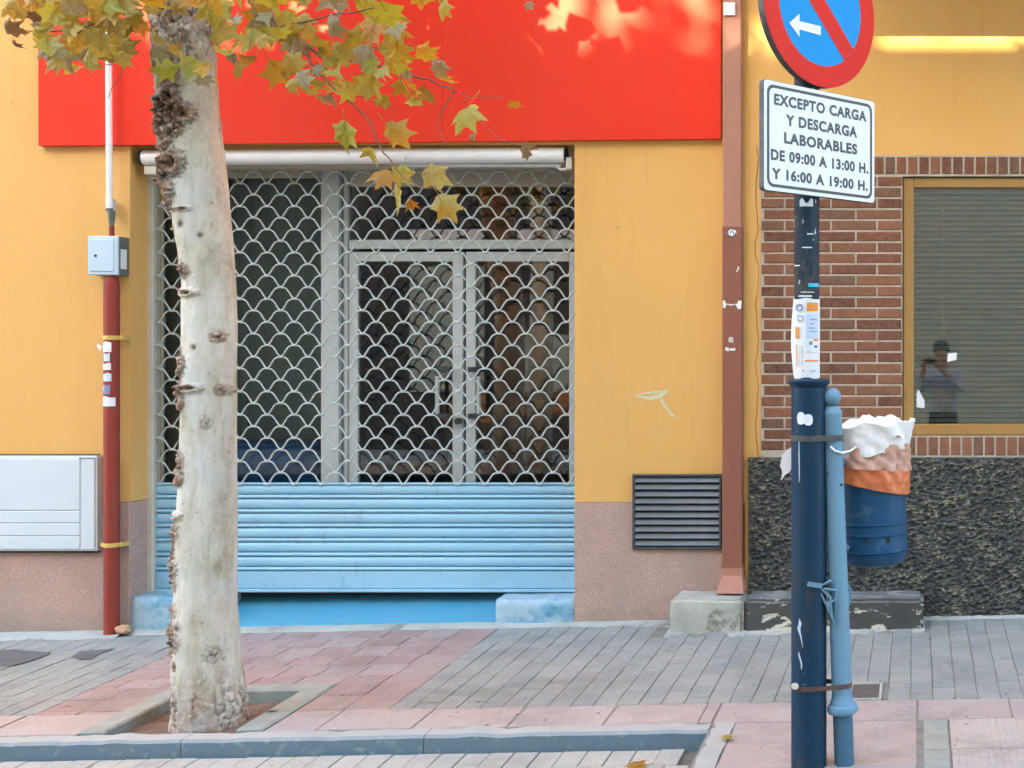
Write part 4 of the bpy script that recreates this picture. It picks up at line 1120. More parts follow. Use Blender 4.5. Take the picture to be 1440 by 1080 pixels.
# ---- sign plates, turned 45 degrees
def plate_frame(center, yaw):
    u = Vector((math.cos(yaw), math.sin(yaw), 0)); n = Vector((math.sin(yaw), -math.cos(yaw), 0)); w = Vector((0, 0, 1))
    return lambda a, b, c=0.0: center + u * a + w * b + n * c
YAW = math.radians(50)
nvec = Vector((math.sin(YAW), -math.cos(YAW), 0))
pole_c = Vector((xp, -TPo, 0))
def extrude_poly(mb, fr, poly, c0, c1):
    n = len(poly)
    vs = [fr(a, b, c1) for a, b in poly] + [fr(a, b, c0) for a, b in poly]
    mb.add(vs, [tuple(range(n)), tuple(range(2 * n - 1, n - 1, -1))] + [(i, n + i, n + (i + 1) % n, (i + 1) % n) for i in range(n)])
def rrect(w, h, r, k=6):
    out = []
    for cx, cy, a0 in ((w / 2 - r, h / 2 - r, 0), (-w / 2 + r, h / 2 - r, 90), (-w / 2 + r, -h / 2 + r, 180), (w / 2 - r, -h / 2 + r, 270)):
        for i in range(k + 1):
            a = math.radians(a0 + 90 * i / k); out.append((cx + r * math.cos(a), cy + r * math.sin(a)))
    return out
PW, PH = 0.592, 0.397
pc = pole_c + nvec * 0.068; pc.z = Z(203, TPo + 0.03); pc.x += 0.006
fr_ = plate_frame(pc, YAW)
np_ = thing('notice_plate', pc + Vector((0, 0, -PH / 2)), 'white rectangular plate with black Spanish parking hours under the round sign', 'sign')
m = MB(); extrude_poly(m, fr_, rrect(PW, PH, 0.012, 2), -0.022, 0.0); m.build('plate_back', SIGN_EDGE, np_)
m = MB(); extrude_poly(m, fr_, rrect(PW - .003, PH - .003, 0.011, 2), 0.0003, 0.0015); m.build('plate_face', SIGN_WHITE, np_)
def ring_poly(mb, fr, o, i, c):
    n = len(o); mb.add([fr(a, b, c) for a, b in o] + [fr(a, b, c) for a, b in i], [(k, (k + 1) % n, n + (k + 1) % n, n + k) for k in range(n)])
m = MB(); ring_poly(m, fr_, rrect(PW - .030, PH - .030, 0.030), rrect(PW - .054, PH - .052, 0.021), 0.0021); m.build('border', SIGN_BLACK, np_)
def text_mesh(body, height, width, bold=0.042):
    cu = bpy.data.curves.new('lettering', 'FONT'); cu.body = body; cu.align_x = 'LEFT'; cu.size = 1; cu.offset = bold; cu.resolution_u = 4
    cu.space_character = 1.12; cu.space_word = 1.1
    ob = bpy.data.objects.new('lettering', cu); COL.objects.link(ob)
    bpy.context.view_layer.update()
    me = bpy.data.meshes.new_from_object(ob.evaluated_get(bpy.context.evaluated_depsgraph_get()))
    COL.objects.unlink(ob); bpy.data.objects.remove(ob)
    xs = [v.co.x for v in me.vertices]; ys = [v.co.y for v in me.vertices]
    x0, x1, y0, y1 = min(xs), max(xs), min(ys), max(ys)
    return [((v.co.x - (x0 + x1) / 2) / (x1 - x0) * width, ((v.co.y - y0) / (y1 - y0) - 0.5) * height) for v in me.vertices], [tuple(p.vertices) for p in me.polygons]
for body, u0, u1, v in (('EXCEPTO CARGA', .085, .92, .165), ('Y DESCARGA', .185, .83, .335), ('LABORABLES', .17, .83, .50), ('DE 09:00 A 13:00 H.', .058, .937, .67), ('Y 16:00 A 19:00 H.', .066, .932, .84)):
    vs, fs = text_mesh(body, 0.0415, (u1 - u0) * PW)
    ox, oz = ((u0 + u1) / 2 - .5) * PW, (.5 - v) * PH
    m = MB(); m.add([fr_(a + ox, b + oz, 0.0022) for a, b in vs], fs); m.build('lettering', SIGN_BLACK, np_)
# round sign
dc = pole_c + nvec * 0.074; dc.z = Z(12, TPo + 0.03)
fd = plate_frame(dc, YAW)
rs = thing('no_parking_sign', dc + Vector((0, 0, -0.3)), 'round red and blue no parking sign with white arrow pointing left', 'sign')
circ = lambda r, n=64: [(r * math.cos(2 * math.pi * i / n), r * math.sin(2 * math.pi * i / n)) for i in range(n)]
RO, RI = 0.297, 0.218
m = MB(); extrude_poly(m, fd, circ(RO), -0.028, 0.0); m.build('disc_back', SIGN_EDGE, rs, smooth=40)
m = MB(); ring_poly(m, fd, circ(RO - .001), circ(RI), 0.0012); m.build('red_ring', SIGN_RED, rs)
m = MB(); m.add([fd(a, b, 0.0008) for a, b in circ(RI + .001)], [tuple(range(64))]); m.build('blue_field', SIGN_BLUE, rs)
m = MB(); q = math.sqrt(.5); hw = 0.036; L_ = RI - .002
m.add([fd(*p, 0.0018) for p in ((-q * L_ - q * hw, q * L_ - q * hw), (q * L_ - q * hw, -q * L_ - q * hw), (q * L_ + q * hw, -q * L_ + q * hw), (-q * L_ + q * hw, q * L_ + q * hw))], [(0, 1, 2, 3)])
m.build('slash', SIGN_RED, rs)
m = MB(); ax, az = -0.085, -0.088
m.add([fd(ax + a, az + b, 0.0022) for a, b in ((-.082, 0), (-.030, -.042), (-.030, -.015), (.082, -.017), (.082, .017), (-.030, .015), (-.030, .042))], [(0, 1, 2), (2, 3, 4, 5), (5, 6, 0), (0, 2, 5)]); m.build('arrow', SIGN_WHITE, rs)
m = MB()
for zz in (dc.z - 0.15, pc.z - 0.1, pc.z + .1): m.lathe((xp, -TPo, zz - .012), [(0.0478, 0), (0.0505, 0.001), (0.0505, 0.024), (0.0478, 0.025)], 24)
m.build('sign_clamp', SIGN_EDGE, col, smooth=40)

# ------------------------------------------------------------------ bollard
TBo = 2.54
b0 = Vector((X(1187.5, TBo), -TBo, gz(X(1187, TBo), TBo))); btop = Vector((X(1169.5, TBo), -TBo - .01, Z(545, TBo)))
bo = thing('bollard', b0, 'pale blue cast iron bollard with ball top leaning against the navy column', 'bollard')
ax_ = (btop - b0); BL = ax_.length; ax_.normalize()
hh = lambda py: (Z(py, TBo) - b0.z) / ax_.z
m = MB(); m.lathe(b0, [(0.0375, -0.02), (0.0375, hh(985))], 28, ax_); m.build('foot', FOOT_BLUE, bo, smooth=50)['label'] = 'darker blue foot below the ring'
m = MB(); m.lathe(b0, [(0.038, hh(1003)), (0.053, hh(1002)), (0.058, hh(999)), (0.059, hh(994)), (0.056, hh(991)), (0.047, hh(989.5)), (0.045, hh(985)), (0.0405, hh(982)), (0.0385, hh(976))], 28, ax_); m.build('base_ring', BOLLARD_BLUE, bo, smooth=35)
m = MB(); m.lathe(b0, [(0.0385, hh(978)), (0.0345, hh(620))], 28, ax_); m.build('shaft', BOLLARD_BLUE, bo, smooth=50)
m = MB(); m.lathe(b0, [(0.0346, hh(620)), (0.0355, hh(618)), (0.0355, hh(586)), (0.037, hh(583)), (0.036, hh(578)), (0.027, hh(573)), (0.0245, hh(571))], 28, ax_); m.build('neck', BOLLARD_BLUE, bo, smooth=35)
rb = 0.0355; zc_ = hh(545) - rb
m = MB(); m.lathe(b0, [(max(.0005, rb * math.sin(math.pi * i / 14)), zc_ - rb * math.cos(math.pi * i / 14)) for i in range(15)], 28, ax_); m.build('ball', BOLLARD_BLUE, bo, smooth=True)
def at_b(py): return b0 + ax_ * hh(py)
# holes
for px, py, r in ((1166, 666, .012), (1183, 682, .008)):
    m = MB(); m.tube([(X(px, TBo + .04), -TBo + 0.0, Z(py, TBo + .04)), (X(px, TBo + .04), -TBo - 0.0365, Z(py, TBo + .04))], r * .6, 10)
    m.build('bolt_hole', DARK_GAP, bo)
# triangular bracket on the bollard
m = MB(); tb = TBo + 0.05
def bp_(px, py, dt=0): return P(px, py, tb + dt)
m.tube([bp_(1169, 816), bp_(1150, 826), bp_(1175, 878), bp_(1176, 830), bp_(1158, 828)], 0.006, 8)
m.tube([bp_(1152, 826), bp_(1168, 840), bp_(1168, 850), bp_(1170, 870)], 0.005, 8)
m.tube([bp_(1162, 852), bp_(1176, 842)], 0.005, 8)
pA, pB = bp_(1136, 821, .03), bp_(1155, 824, .01)
m.tube([pA, pB], 0.012, 4)
m.build('bracket', BOLLARD_BLUE, bo, smooth=40)
# straps round both posts
def hull_loop(c1, r1, c2, r2, z, h, th=0.002):
    pts = []
    for c, r in ((c1, r1), (c2, r2)):
        for i in range(40):
            a = 2 * math.pi * i / 40; pts.append((c[0] + (r + th) * math.cos(a), c[1] + (r + th) * math.sin(a)))
    pts = sorted(set(pts))
    def half(ps):
        o = []
        for p in ps:
            while len(o) > 1 and (o[-1][0] - o[-2][0]) * (p[1] - o[-2][1]) - (o[-1][1] - o[-2][1]) * (p[0] - o[-2][0]) <= 0: o.pop()
            o.append(p)
        return o
    hull = half(pts)[:-1] + half(pts[::-1])[:-1]
    n = len(hull); m = MB()
    cx = sum(p[0] for p in hull) / n; cy = sum(p[1] for p in hull) / n
    inn = [(p[0] + (cx - p[0]) * 0.012, p[1] + (cy - p[1]) * 0.012) for p in hull]
    m.add([(*p, z - h) for p in hull] + [(*p, z + h) for p in hull] + [(*p, z - h) for p in inn] + [(*p, z + h) for p in inn],
          [q for i in range(n) for q in ((i, (i + 1) % n, n + (i + 1) % n, n + i), (2 * n + (i + 1) % n, 2 * n + i, 3 * n + i, 3 * n + (i + 1) % n), (n + i, n + (i + 1) % n, 3 * n + (i + 1) % n, 3 * n + i), ((i + 1) % n, i, 2 * n + i, 2 * n + (i + 1) % n))])
    return m
for py, h, mt, lab in ((616.5, .011, TAPE, 'dull black tape binding the bollard neck to the navy column'), (968, .009, RUSTY, 'rusty metal strap around the foot of the column and bollard')):
    c = at_b(py)
    tag(hull_loop((xcol, -TPo), .0672, (c.x, c.y), .0372, Z(py, TPo + .05), h).build('strap', mt), lab, 'strap')
m = MB().tube([P(1116.5, 965, TPo + .045), P(1119, 965, TPo + .07)], 0.012, 10).build('strap_bolt', CREAM_METAL, col)

# ------------------------------------------------------------------ litter bin
TBi = 2.36
bc = P(1229, 795, TBi); tiltv = Vector((-0.035, 0.0, 1)).normalized()
bn = thing('litter_bin', bc, 'dark blue plastic litter bin hung behind the pale bollard', 'litter bin')
RBn = 0.132; sB = F / (D - TBi)
bh_ = lambda py: (795 - py) / sB
prof = [(0.03, 0.0), (0.085, 0.004), (0.112, 0.014), (0.126, 0.034), (RBn, 0.06)]
for py in (773, 748, 733):
    h = bh_(py); prof += [(RBn, h - .006), (RBn + .005, h - .003), (RBn + .005, h + .002), (RBn, h + .005)]
prof = sorted(prof, key=lambda p: p[1]); prof += [(RBn + .001, bh_(640)), (RBn - .006, bh_(640)), (RBn - .010, 0.08), (0.01, 0.05)]
m = MB(); m.lathe(bc, prof, 40, tiltv, cap=False); m.build('bin_body', BIN_BLUE, bn, smooth=40)
m = MB(); m.lathe(bc + Vector((-.045, 0, -.035)), [(0.03, 0), (0.034, 0.02), (0.04, 0.045)], 16); m.build('lock', BLACK_METAL, bn)
for px, py, rx_, rz_ in ((1218, 760, .006, .010), (1249, 759, .006, .016), (1210, 693, .005, .008)):
    c = Vector((X(px, TBi + .13), 0, Z(py, TBi + .13))); d = c.x - bc.x; yy = bc.y - math.sqrt(max(0, (RBn + .002) ** 2 - d * d))
    m = MB(); m.prism([(c.x + rx_ * math.cos(-2 * math.pi * i / 10), c.z + rz_ * math.sin(-2 * math.pi * i / 10)) for i in range(10)][::-1], yy - .0015, yy + .01)
    m.build('drain_hole', DARK_GAP, bn)
m = MB(); m.tube([P(1192, 820, TBi), P(1196, 830, TBi), P(1196, 842, TBi), P(1188, 862, TBi), P(1186, 876, TBi + .05)], 0.006, 8); m.tube([P(1186, 650, TBo - .05), P(1200, 655, TBi)], 0.012, 8).tube([P(1188, 770, TBo - .05), P(1203, 772, TBi)], 0.012, 8); m.build('mount', BOLLARD_BLUE, bn, smooth=40)
# orange bag turned over the rim
def film(name, rad, z_lo, z_hi, mats, amp, seed, n=96, rows=14, parent=None, fold=9.0, slope=0.6, origin=None):
    m = MB(); vs = []
    for j in range(rows + 1):
        f = j / rows
        for i in range(n):
            a = 2 * math.pi * i / n
            zl, zh = z_lo(a), z_hi(a)
            h = zl + (zh - zl) * f
            w = nz(math.cos(a) * 2.5 + seed, math.sin(a) * 2.5, h * 9) * amp + 0.45 * amp * abs(math.sin(a * fold + h * 38 * slope + seed)) + 0.5 * amp * nz(math.cos(a) * 9, math.sin(a) * 9 + seed, h * 40)
            r = rad(f, a) + w
            p = bc + tiltv * h + Vector((math.cos(a) * r, math.sin(a) * r, 0)); vs.append(p)
    m.add(vs, [(j * n + i, j * n + (i + 1) % n, (j + 1) * n + (i + 1) % n, (j + 1) * n + i) for j in range(rows) for i in range(n)])
    o = m.build(name, mats, parent, origin=origin, smooth=60)
    return o
fr_side = lambda a: math.cos(a)              # +1 at the right side of the bin
ob_ = film('orange_bag', lambda f, a: RBn + 0.009 + 0.010 * f, lambda a: bh_(683) - 0.030 * fr_side(a), lambda a: bh_(655) - 0.012 * fr_side(a), ORANGE_BAG, 0.010, 1.0, fold=7, slope=.9)
tag(ob_, 'orange plastic bag turned over the rim of the blue bin', 'bag')
up_ = film('bag_upper', lambda f, a: RBn + 0.016 - 0.004 * f, lambda a: bh_(655) - 0.012 * fr_side(a) - 0.004, lambda a: bh_(622), PINK_BAG, 0.014, 4.0, fold=7, slope=1.4, parent=ob_)
up_['label'] = 'pinkish crumpled upper folds of the bag'
wp = film('white_bag', lambda f, a: RBn + 0.012 + 0.020 * f + 0.012 * max(0, math.cos(a)) * f, lambda a: bh_(637) + 0.020 * math.cos(a) + 0.004 * math.sin(9 * a), lambda a: bh_(594) + 0.010 * math.cos(a) + 0.016 * nz(math.cos(a) * 3, math.sin(a) * 3, 7) + 0.008 * math.sin(a * 7), WHITE_PLASTIC, 0.008, 2.2, fold=5, slope=1.0)
tag(wp, 'crumpled white plastic liner sticking out of the bin top', 'bag')
# a crumpled tuft inside
tf = MB(); vs = []
n_ = 14
for j in range(n_ + 1):
    for i in range(n_ + 1):
        u, v = i / n_ - .5, j / n_ - .5
        h = max(0, 1 - 3.2 * (u * u + v * v)); 
        p = bc + tiltv * (bh_(612) + 0.085 * h * (0.6 + 0.8 * abs(nz(u * 6, v * 6, 2)))) + Vector((u * 0.27 + .01 * nz(u * 8, v * 8), v * 0.27, 0.02 * nz(u * 11, v * 11, 5)))
        vs.append(p)
tf.add(vs, [(j * (n_ + 1) + i, j * (n_ + 1) + i + 1, (j + 1) * (n_ + 1) + i + 1, (j + 1) * (n_ + 1) + i) for j in range(n_) for i in range(n_)])
tf.build('crumpled_top', WHITE_PLASTIC, wp)
st = MB().tube([P(1168, 628, TBo + .045), P(1174, 634, TBo + .05), P(1184, 637, TBo + .04), P(1196, 634, TBo + .0), P(1206, 627, TBi + .13), P(1216, 622, TBi + .14)], 0.0042, 8).build('string', WHITE_PLASTIC, smooth=True)
tag(st, 'twisted white plastic string tying the bag to the bollard', 'string')

# ------------------------------------------------------------------ plane tree
TT = 1.72; ZT = D - TT; ST = F / ZT
outline = [(1030, 246, 358), (1018, 247, 350), (1000, 248, 345), (950, 246, 340), (900, 245, 336), (850, 246, 332), (800, 246, 331), (750, 250, 331), (700, 252, 331), (650, 254, 331), (600, 255, 331), (550, 255, 332), (500, 256, 332), (450, 257, 332), (400, 257, 331), (350, 250, 328), (300, 243, 322), (250, 237, 317), (200, 229, 312), (150, 221, 307), (100, 217, 303), (50, 212, 300), (0, 206, 297), (-100, 196, 284), (-200, 186, 270), (-300, 178, 255), (-420, 176, 236)]
def prof_at(py):
    for (a, l0, r0), (b, l1, r1) in zip(outline, outline[1:]):
        if b <= py <= a:
            f = (a - py) / (a - b); f2 = f
            return l0 + (l1 - l0) * f2, r0 + (r1 - r0) * f2
    return outline[-1][1:]
# (px, py, radius px, height px, kind)
knots = [(262, 233, 14, 7, 'ring'), (239, 274, 13, 7, 'ring'), (232, 238, 11, 7, 'ring'), (243, 197, 14, 6, 'ring'), (268, 188, 9, 6, 'lump'), (277, 166, 12, 6, 'ring'), (250, 163, 13, 6, 'lump'), (229, 175, 12, 7, 'lump'), (229, 150, 10, 6, 'ring'), (258, 143, 12, 5, 'ring'), (236, 258, 8, 5, 'lump'),
         (276, 383, 8, 4, 'lump'), (265, 378, 6, 3, 'lump'), (276, 413, 10, 3, 'slit'), (290, 489, 4.5, -3, 'hole'), (320, 473, 7, 4, 'lump'), (254, 492, 7, 4, 'lump'), (258, 513, 9, 5, 'ring'), (257, 545, 9, 5, 'lump'), (282, 545, 11, 3, 'slit'), (262, 563, 8, 4, 'ring'), (324, 548, 6, 3, 'lump'), (308, 593, 7, 1, 'scar'),
         (263, 644, 8, 4, 'lump'), (262, 668, 8, 5, 'ring'), (257, 722, 6, 5, 'slit'), (253, 744, 9, 6, 'lump'), (246, 762, 8, 6, 'lump'), (247, 778, 7, 5, 'lump'), (252, 793, 9, 6, 'scar'), (249, 815, 9, 4, 'lump'), (248, 855, 8, 4, 'lump'), (247, 883, 9, 6, 'red'), (268, 875, 6, 3, 'hole'), (259, 898, 8, 4, 'lump'), (247, 915, 6, 4, 'lump'), (262, 930, 5, -3, 'red'), (318, 912, 9, 0.6, 'scar'),
         (243, 325, 7, 5, 'lump'), (272, 318, 5, -2, 'hole'), (300, 333, 4, -2, 'hole'), (254, 297, 5, 2, 'slit'), (277, 297, 6, 2, 'slit')]
NS = 132
tv_, brown_, dark_ = [], [], []
py_lo, py_hi = 1034, -420
rows_py = [1034 - 1.55 * k for k in range(681)]
rows_py += [rows_py[-1] - 6 * (k + 1) for k in range(66)]
NR = len(rows_py) - 1
for py in rows_py:
    near = [k for k in knots if abs(py - k[1]) < k[2] * 2.3]
    l, r = prof_at(min(py, 1030)); cx = (l + r) / 2; rad = (r - l) / 2 / ST * 0.945
    zz = Z(py, TT); xx = X(cx, TT)
    for i in range(NS):
        a = 2 * math.pi * i / NS             # angle from the street side, + right
        sx, cy = math.sin(a), -math.cos(a)
        px_here = cx + sx * (r - l) / 2
        front = math.cos(a)
        q = Vector((sx * 1.2, cy * 1.2, zz * 2.2))
        d = 0.007 * noise.noise(q * 1.4) + 0.0022 * noise.noise(Vector((sx * 6, cy * 6, zz * 14)))
        br = 0.0; dk = 0.0
        if front > -0.15:
            for kx, ky, kr, kh, kind in near:
                dx, dy = (px_here - kx), (py - ky); edge_ = kx < l + 16 and ky > 215; kh = kh * (1.1 if edge_ else 1.0); kr = kr * (1.55 if edge_ else 1.15)
                if kind == 'slit': dx *= 0.6; dy *= 2.2
                wob_ = 1 + 0.45 * noise.noise(Vector((dx * 0.22, dy * 0.22, kx)))
                rr_ = math.hypot(dx, dy) / (kr * wob_)
                if rr_ > 1.7: continue
                g_ = math.exp(-rr_ * rr_ * 1.8)
                if kind == 'ring': d += kh / ST * (1.25 * math.exp(-((rr_ - 0.72) / 0.30) ** 2) - 0.7 * math.exp(-(rr_ / 0.33) ** 2)); dk += 0.9 * math.exp(-(rr_ / 0.36) ** 2) + 0.55 * math.exp(-((rr_ - 1.15) / 0.16) ** 2)
                elif kind == 'hole': d += kh / ST * g_; dk += 0.9 * math.exp(-(rr_ / 0.7) ** 2)
                elif kind == 'slit': d += kh / ST * (1.4 * math.exp(-((rr_ - 0.8) / 0.35) ** 2) - 2.0 * math.exp(-(rr_ / 0.4) ** 2)); dk += math.exp(-(rr_ / 0.42) ** 2)
                else:
                    vv = noise.voronoi(Vector((dx * .15, dy * .15, kx * 1.7)))[0]; ck = vv[1] - vv[0]
                    d += kh / ST * g_ * (0.35 + 1.25 * min(1, ck * 2.4)); dk += g_ * (max(0, 1 - ck * 4.5) * 1.2 + 0.7 * math.exp(-(rr_ / 0.3) ** 2)) + 0.45 * math.exp(-((rr_ - 1.05) / 0.13) ** 2) * (1 if dy > 0 else .4)
                br += (0.95 if kind in ('ring', 'red') else 0.75 if kind == 'lump' else 0.5 if kind == 'slit' else 0.35) * min(1, 1.5 * math.exp(-rr_ ** 3 * 0.9))
        # scaly brown bark on the upper left side
        edge_x = 300 - max(0, (py - 40)) * 0.22
        if py < 212:
            up_f = min(1, (212 - py) / 20)
            side = 1 / (1 + math.exp((px_here - edge_x + 26 * noise.noise(Vector((py * .03, a, 1)))) / 3.5)) if front > 0 else (0.75 if py < 60 else 0.4)
            if py < 70: side = max(side, min(1, (70 - py) / 16) * (0.95 if noise.noise(Vector((a * 2, py * .02, 3))) > -.25 else 0.4))
            m_ = up_f * side
            pl_ = Vector((a * 3.4, py * 0.040, 0.0)); pl_ += 0.55 * Vector((noise.noise(pl_ * 1.1 + Vector((9, 0, 0))), noise.noise(pl_ * 1.1), 0)) + 0.2 * Vector((noise.noise(pl_ * 3.1 + Vector((9, 0, 0))), noise.noise(pl_ * 3.1), 0))
            c1 = noise.cell(pl_); v_ = noise.voronoi(pl_ + 0.35 * Vector((noise.noise(pl_ * 1.3), noise.noise(pl_ * 1.3 + Vector((5, 5, 0))), 0)))[0]
            crack = v_[1] - v_[0]
            d += m_ * (0.020 * min(1, crack * 2.0) * (0.55 + 0.8 * abs(noise.noise(pl_ * 0.8))) - 0.012 + 0.007 * noise.noise(pl_ * 2.3) + 0.004 * noise.noise(pl_ * 6))
            br = max(br, m_ * (0.62 + 0.75 * noise.noise(pl_ * 0.9))); dk += m_ * max(0, 1 - crack * 5.5) * (0.5 + 0.9 * abs(noise.noise(pl_ * 1.7)))
        if front > 0 and sx > 0.35: br = max(br, min(1, (sx - 0.35) / 0.4) * (0.20 + 0.35 * noise.noise(Vector((a * 2, py * .012, 6)))))  # browner right side: olive-tan bark with its shading painted in
        # flaking plates at the foot
        if py > 925:
            fl = min(1, (py - 925) / 60)
            pl_ = Vector((a * 5.0, py * 0.052, 4.0)); pl_ += 0.5 * Vector((noise.noise(pl_ * 1.3), noise.noise(pl_ * 1.3 + Vector((7, 0, 0))), 0)); v_ = noise.voronoi(pl_)[0]; crack = v_[1] - v_[0]
            patch = 1 if noise.noise(Vector((a * 1.6, py * .012, 8))) > -0.05 else 0.25
            d += fl * patch * 0.014 * min(1, crack * 3); dk += fl * patch * max(0, 1 - crack * 7) * 0.75; br = max(br, fl * (0.50 + 0.6 * noise.noise(Vector((a * 2.2, py * .02, 2)))))
            if py > 1000: d += 0.012 * (py - 1000) / 34 * (0.5 + 0.8 * noise.noise(Vector((a * 1.5, 3, 1))))
        R_ = rad + d
        tv_.append((xx + sx * R_, -TT + cy * R_, zz)); brown_.append(min(1, max(0, br))); dark_.append(min(1, max(0, dk)))
def bark():
    k = NT('plane_tree_bark'); pos = k.world_vec()
    n = k.noise(7, 5, 0.65, pos, (1, 1, 0.45))
    col = k.ramp(n, [(0.30, (0.31, 0.27, 0.17)), (0.44, (0.50, 0.465, 0.37)), (0.58, (0.61, 0.585, 0.50)), (0.75, (0.48, 0.41, 0.28))])
    n2 = k.noise(28, 5, 0.7, pos, (1, 1, 0.5))
    col = k.mix(k.ramp(n2, [(0.60, 0.0), (0.72, 0.55)]), col, (0.26, 0.235, 0.16))
    n6 = k.noise(55, 3, 0.6, pos)
    col = k.mix(k.ramp(n6, [(0.66, 0.0), (0.70, 0.6)]), col, (0.14, 0.11, 0.08))
    n7 = k.noise(16, 6, 0.75, pos, (1.6, 1.6, 0.22))
    col = k.mix(k.ramp(n7, [(0.52, 0.0), (0.70, 0.6)]), col, (0.30, 0.27, 0.19))
    n8 = k.noise(5, 3, 0.5, pos, (1, 1, 0.5))
    col = k.mix(k.ramp(n8, [(0.56, 0.0), (0.60, 0.55)]), col, (0.52, 0.535, 0.50))
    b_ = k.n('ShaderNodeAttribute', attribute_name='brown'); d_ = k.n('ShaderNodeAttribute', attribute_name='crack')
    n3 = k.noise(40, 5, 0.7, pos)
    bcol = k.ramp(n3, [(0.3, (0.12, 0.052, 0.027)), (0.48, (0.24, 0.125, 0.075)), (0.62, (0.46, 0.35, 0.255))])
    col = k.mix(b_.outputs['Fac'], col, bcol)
    col = k.mix(d_.outputs['Fac'], col, (0.035, 0.02, 0.014))
    return k.done(col, 0.8, k.bump(n3, 0.35, 0.006, k.bump(n2, 0.25, 0.006)), spec=0.3)
BARK = bark()
TWIG = simple('red_brown_twig', (0.12, 0.055, 0.035), (0.22, 0.12, 0.07), 20, 0.7)
tree = thing('plane_tree', gpt(X(300, TT), TT, -0.04), 'plane tree with pale knobbly trunk and turning leaves in front of the shutter', 'tree')
m = MB(); m.add(tv_, [(j * NS + i, j * NS + (i + 1) % NS, (j + 1) * NS + (i + 1) % NS, (j + 1) * NS + i) for j in range(NR) for i in range(NS)])
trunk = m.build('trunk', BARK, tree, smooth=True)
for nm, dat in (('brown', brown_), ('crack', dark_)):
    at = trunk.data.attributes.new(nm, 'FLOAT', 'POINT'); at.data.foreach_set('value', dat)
# limbs above the frame
top_p = Vector((X(206, TT), -TT, Z(-415, TT)))
random.seed(11)
limb_tips = []
for k, (dx, dy, dz) in enumerate(((1.5, -.5, 1.5), (-1.2, .3, 1.7), (.6, .7, 2.0), (-.5, -1.2, 1.8), (1.9, .5, 1.0), (-1.7, -.5, 1.1))):
    s0 = top_p + Vector((0, 0, -0.25 - 0.12 * (k % 3)))
    pts = [s0 + Vector((dx, dy, dz)) * f + Vector((0.08 * math.sin(f * 5 + k), 0.06 * math.cos(f * 4 + k), 0.35 * f * (1 - f))) for f in (0, .2, .4, .6, .8, 1)]
    MB().tube(pts, [.085, .07, .055, .042, .03, .018], 10).build('limb', BARK, tree, smooth=True)
    limb_tips += pts[1:]

# leaves
def leaf_mat(name, stops, trans):
    k = NT(name); oi = k.n('ShaderNodeObjectInfo')
    at = k.n('ShaderNodeAttribute', attribute_name='pick')
    pickv = k.math('FRACT', k.math('ADD', oi.outputs['Random'], at.outputs['Fac']))
    col = k.ramp(pickv, stops)
    n = k.noise(26, 4, 0.7)
    col = k.mix(k.ramp(n, [(0.42, 0.0), (0.7, 0.65)]), col, (0.19, 0.10, 0.03))
    gl = k.n('ShaderNodeBsdfTranslucent'); mx = k.n('ShaderNodeMixShader'); mx.inputs[0].default_value = trans
    k.done(col, 0.5, k.bump(n, 0.2, 0.004))
    hs = k.n('ShaderNodeHueSaturation'); hs.inputs['Value'].default_value = 1.3; hs.inputs['Saturation'].default_value = 1.15; k.l(col, hs.inputs['Color']); k.l(hs.outputs[0], gl.inputs[0])
    k.l(k.b.outputs[0], mx.inputs[1]); k.l(gl.outputs[0], mx.inputs[2]); k.l(mx.outputs[0], k.t.nodes['Material Output'].inputs[0])
    return k.m
L_OLIVE = leaf_mat('olive_leaf', [(0.0, (0.36, 0.28, 0.045)), (0.25, (0.36, 0.34, 0.065)), (0.5, (0.50, 0.34, 0.05)), (0.75, (0.43, 0.39, 0.11)), (1.0, (0.25, 0.18, 0.04))], 0.38)
L_GREEN = leaf_mat('green_leaf', [(0.0, (0.32, 0.36, 0.05)), (0.5, (0.44, 0.44, 0.08)), (1.0, (0.43, 0.38, 0.07))], 0.35)
L_YELLOW = leaf_mat('yellow_green_leaf', [(0.0, (0.42, 0.36, 0.08)), (1.0, (0.36, 0.36, 0.09))], 0.4)
L_OCHRE = leaf_mat('ochre_leaf', [(0.0, (0.38, 0.19, 0.02)), (1.0, (0.42, 0.24, 0.035))], 0.4)
L_BROWN = leaf_mat('brown_leaf', [(0.0, (0.20, 0.115, 0.05)), (1.0, (0.26, 0.17, 0.08))], 0.2)
L_PALE = leaf_mat('pale_backed_leaf', [(0.0, (0.31, 0.30, 0.185)), (1.0, (0.27, 0.275, 0.15))], 0.3)
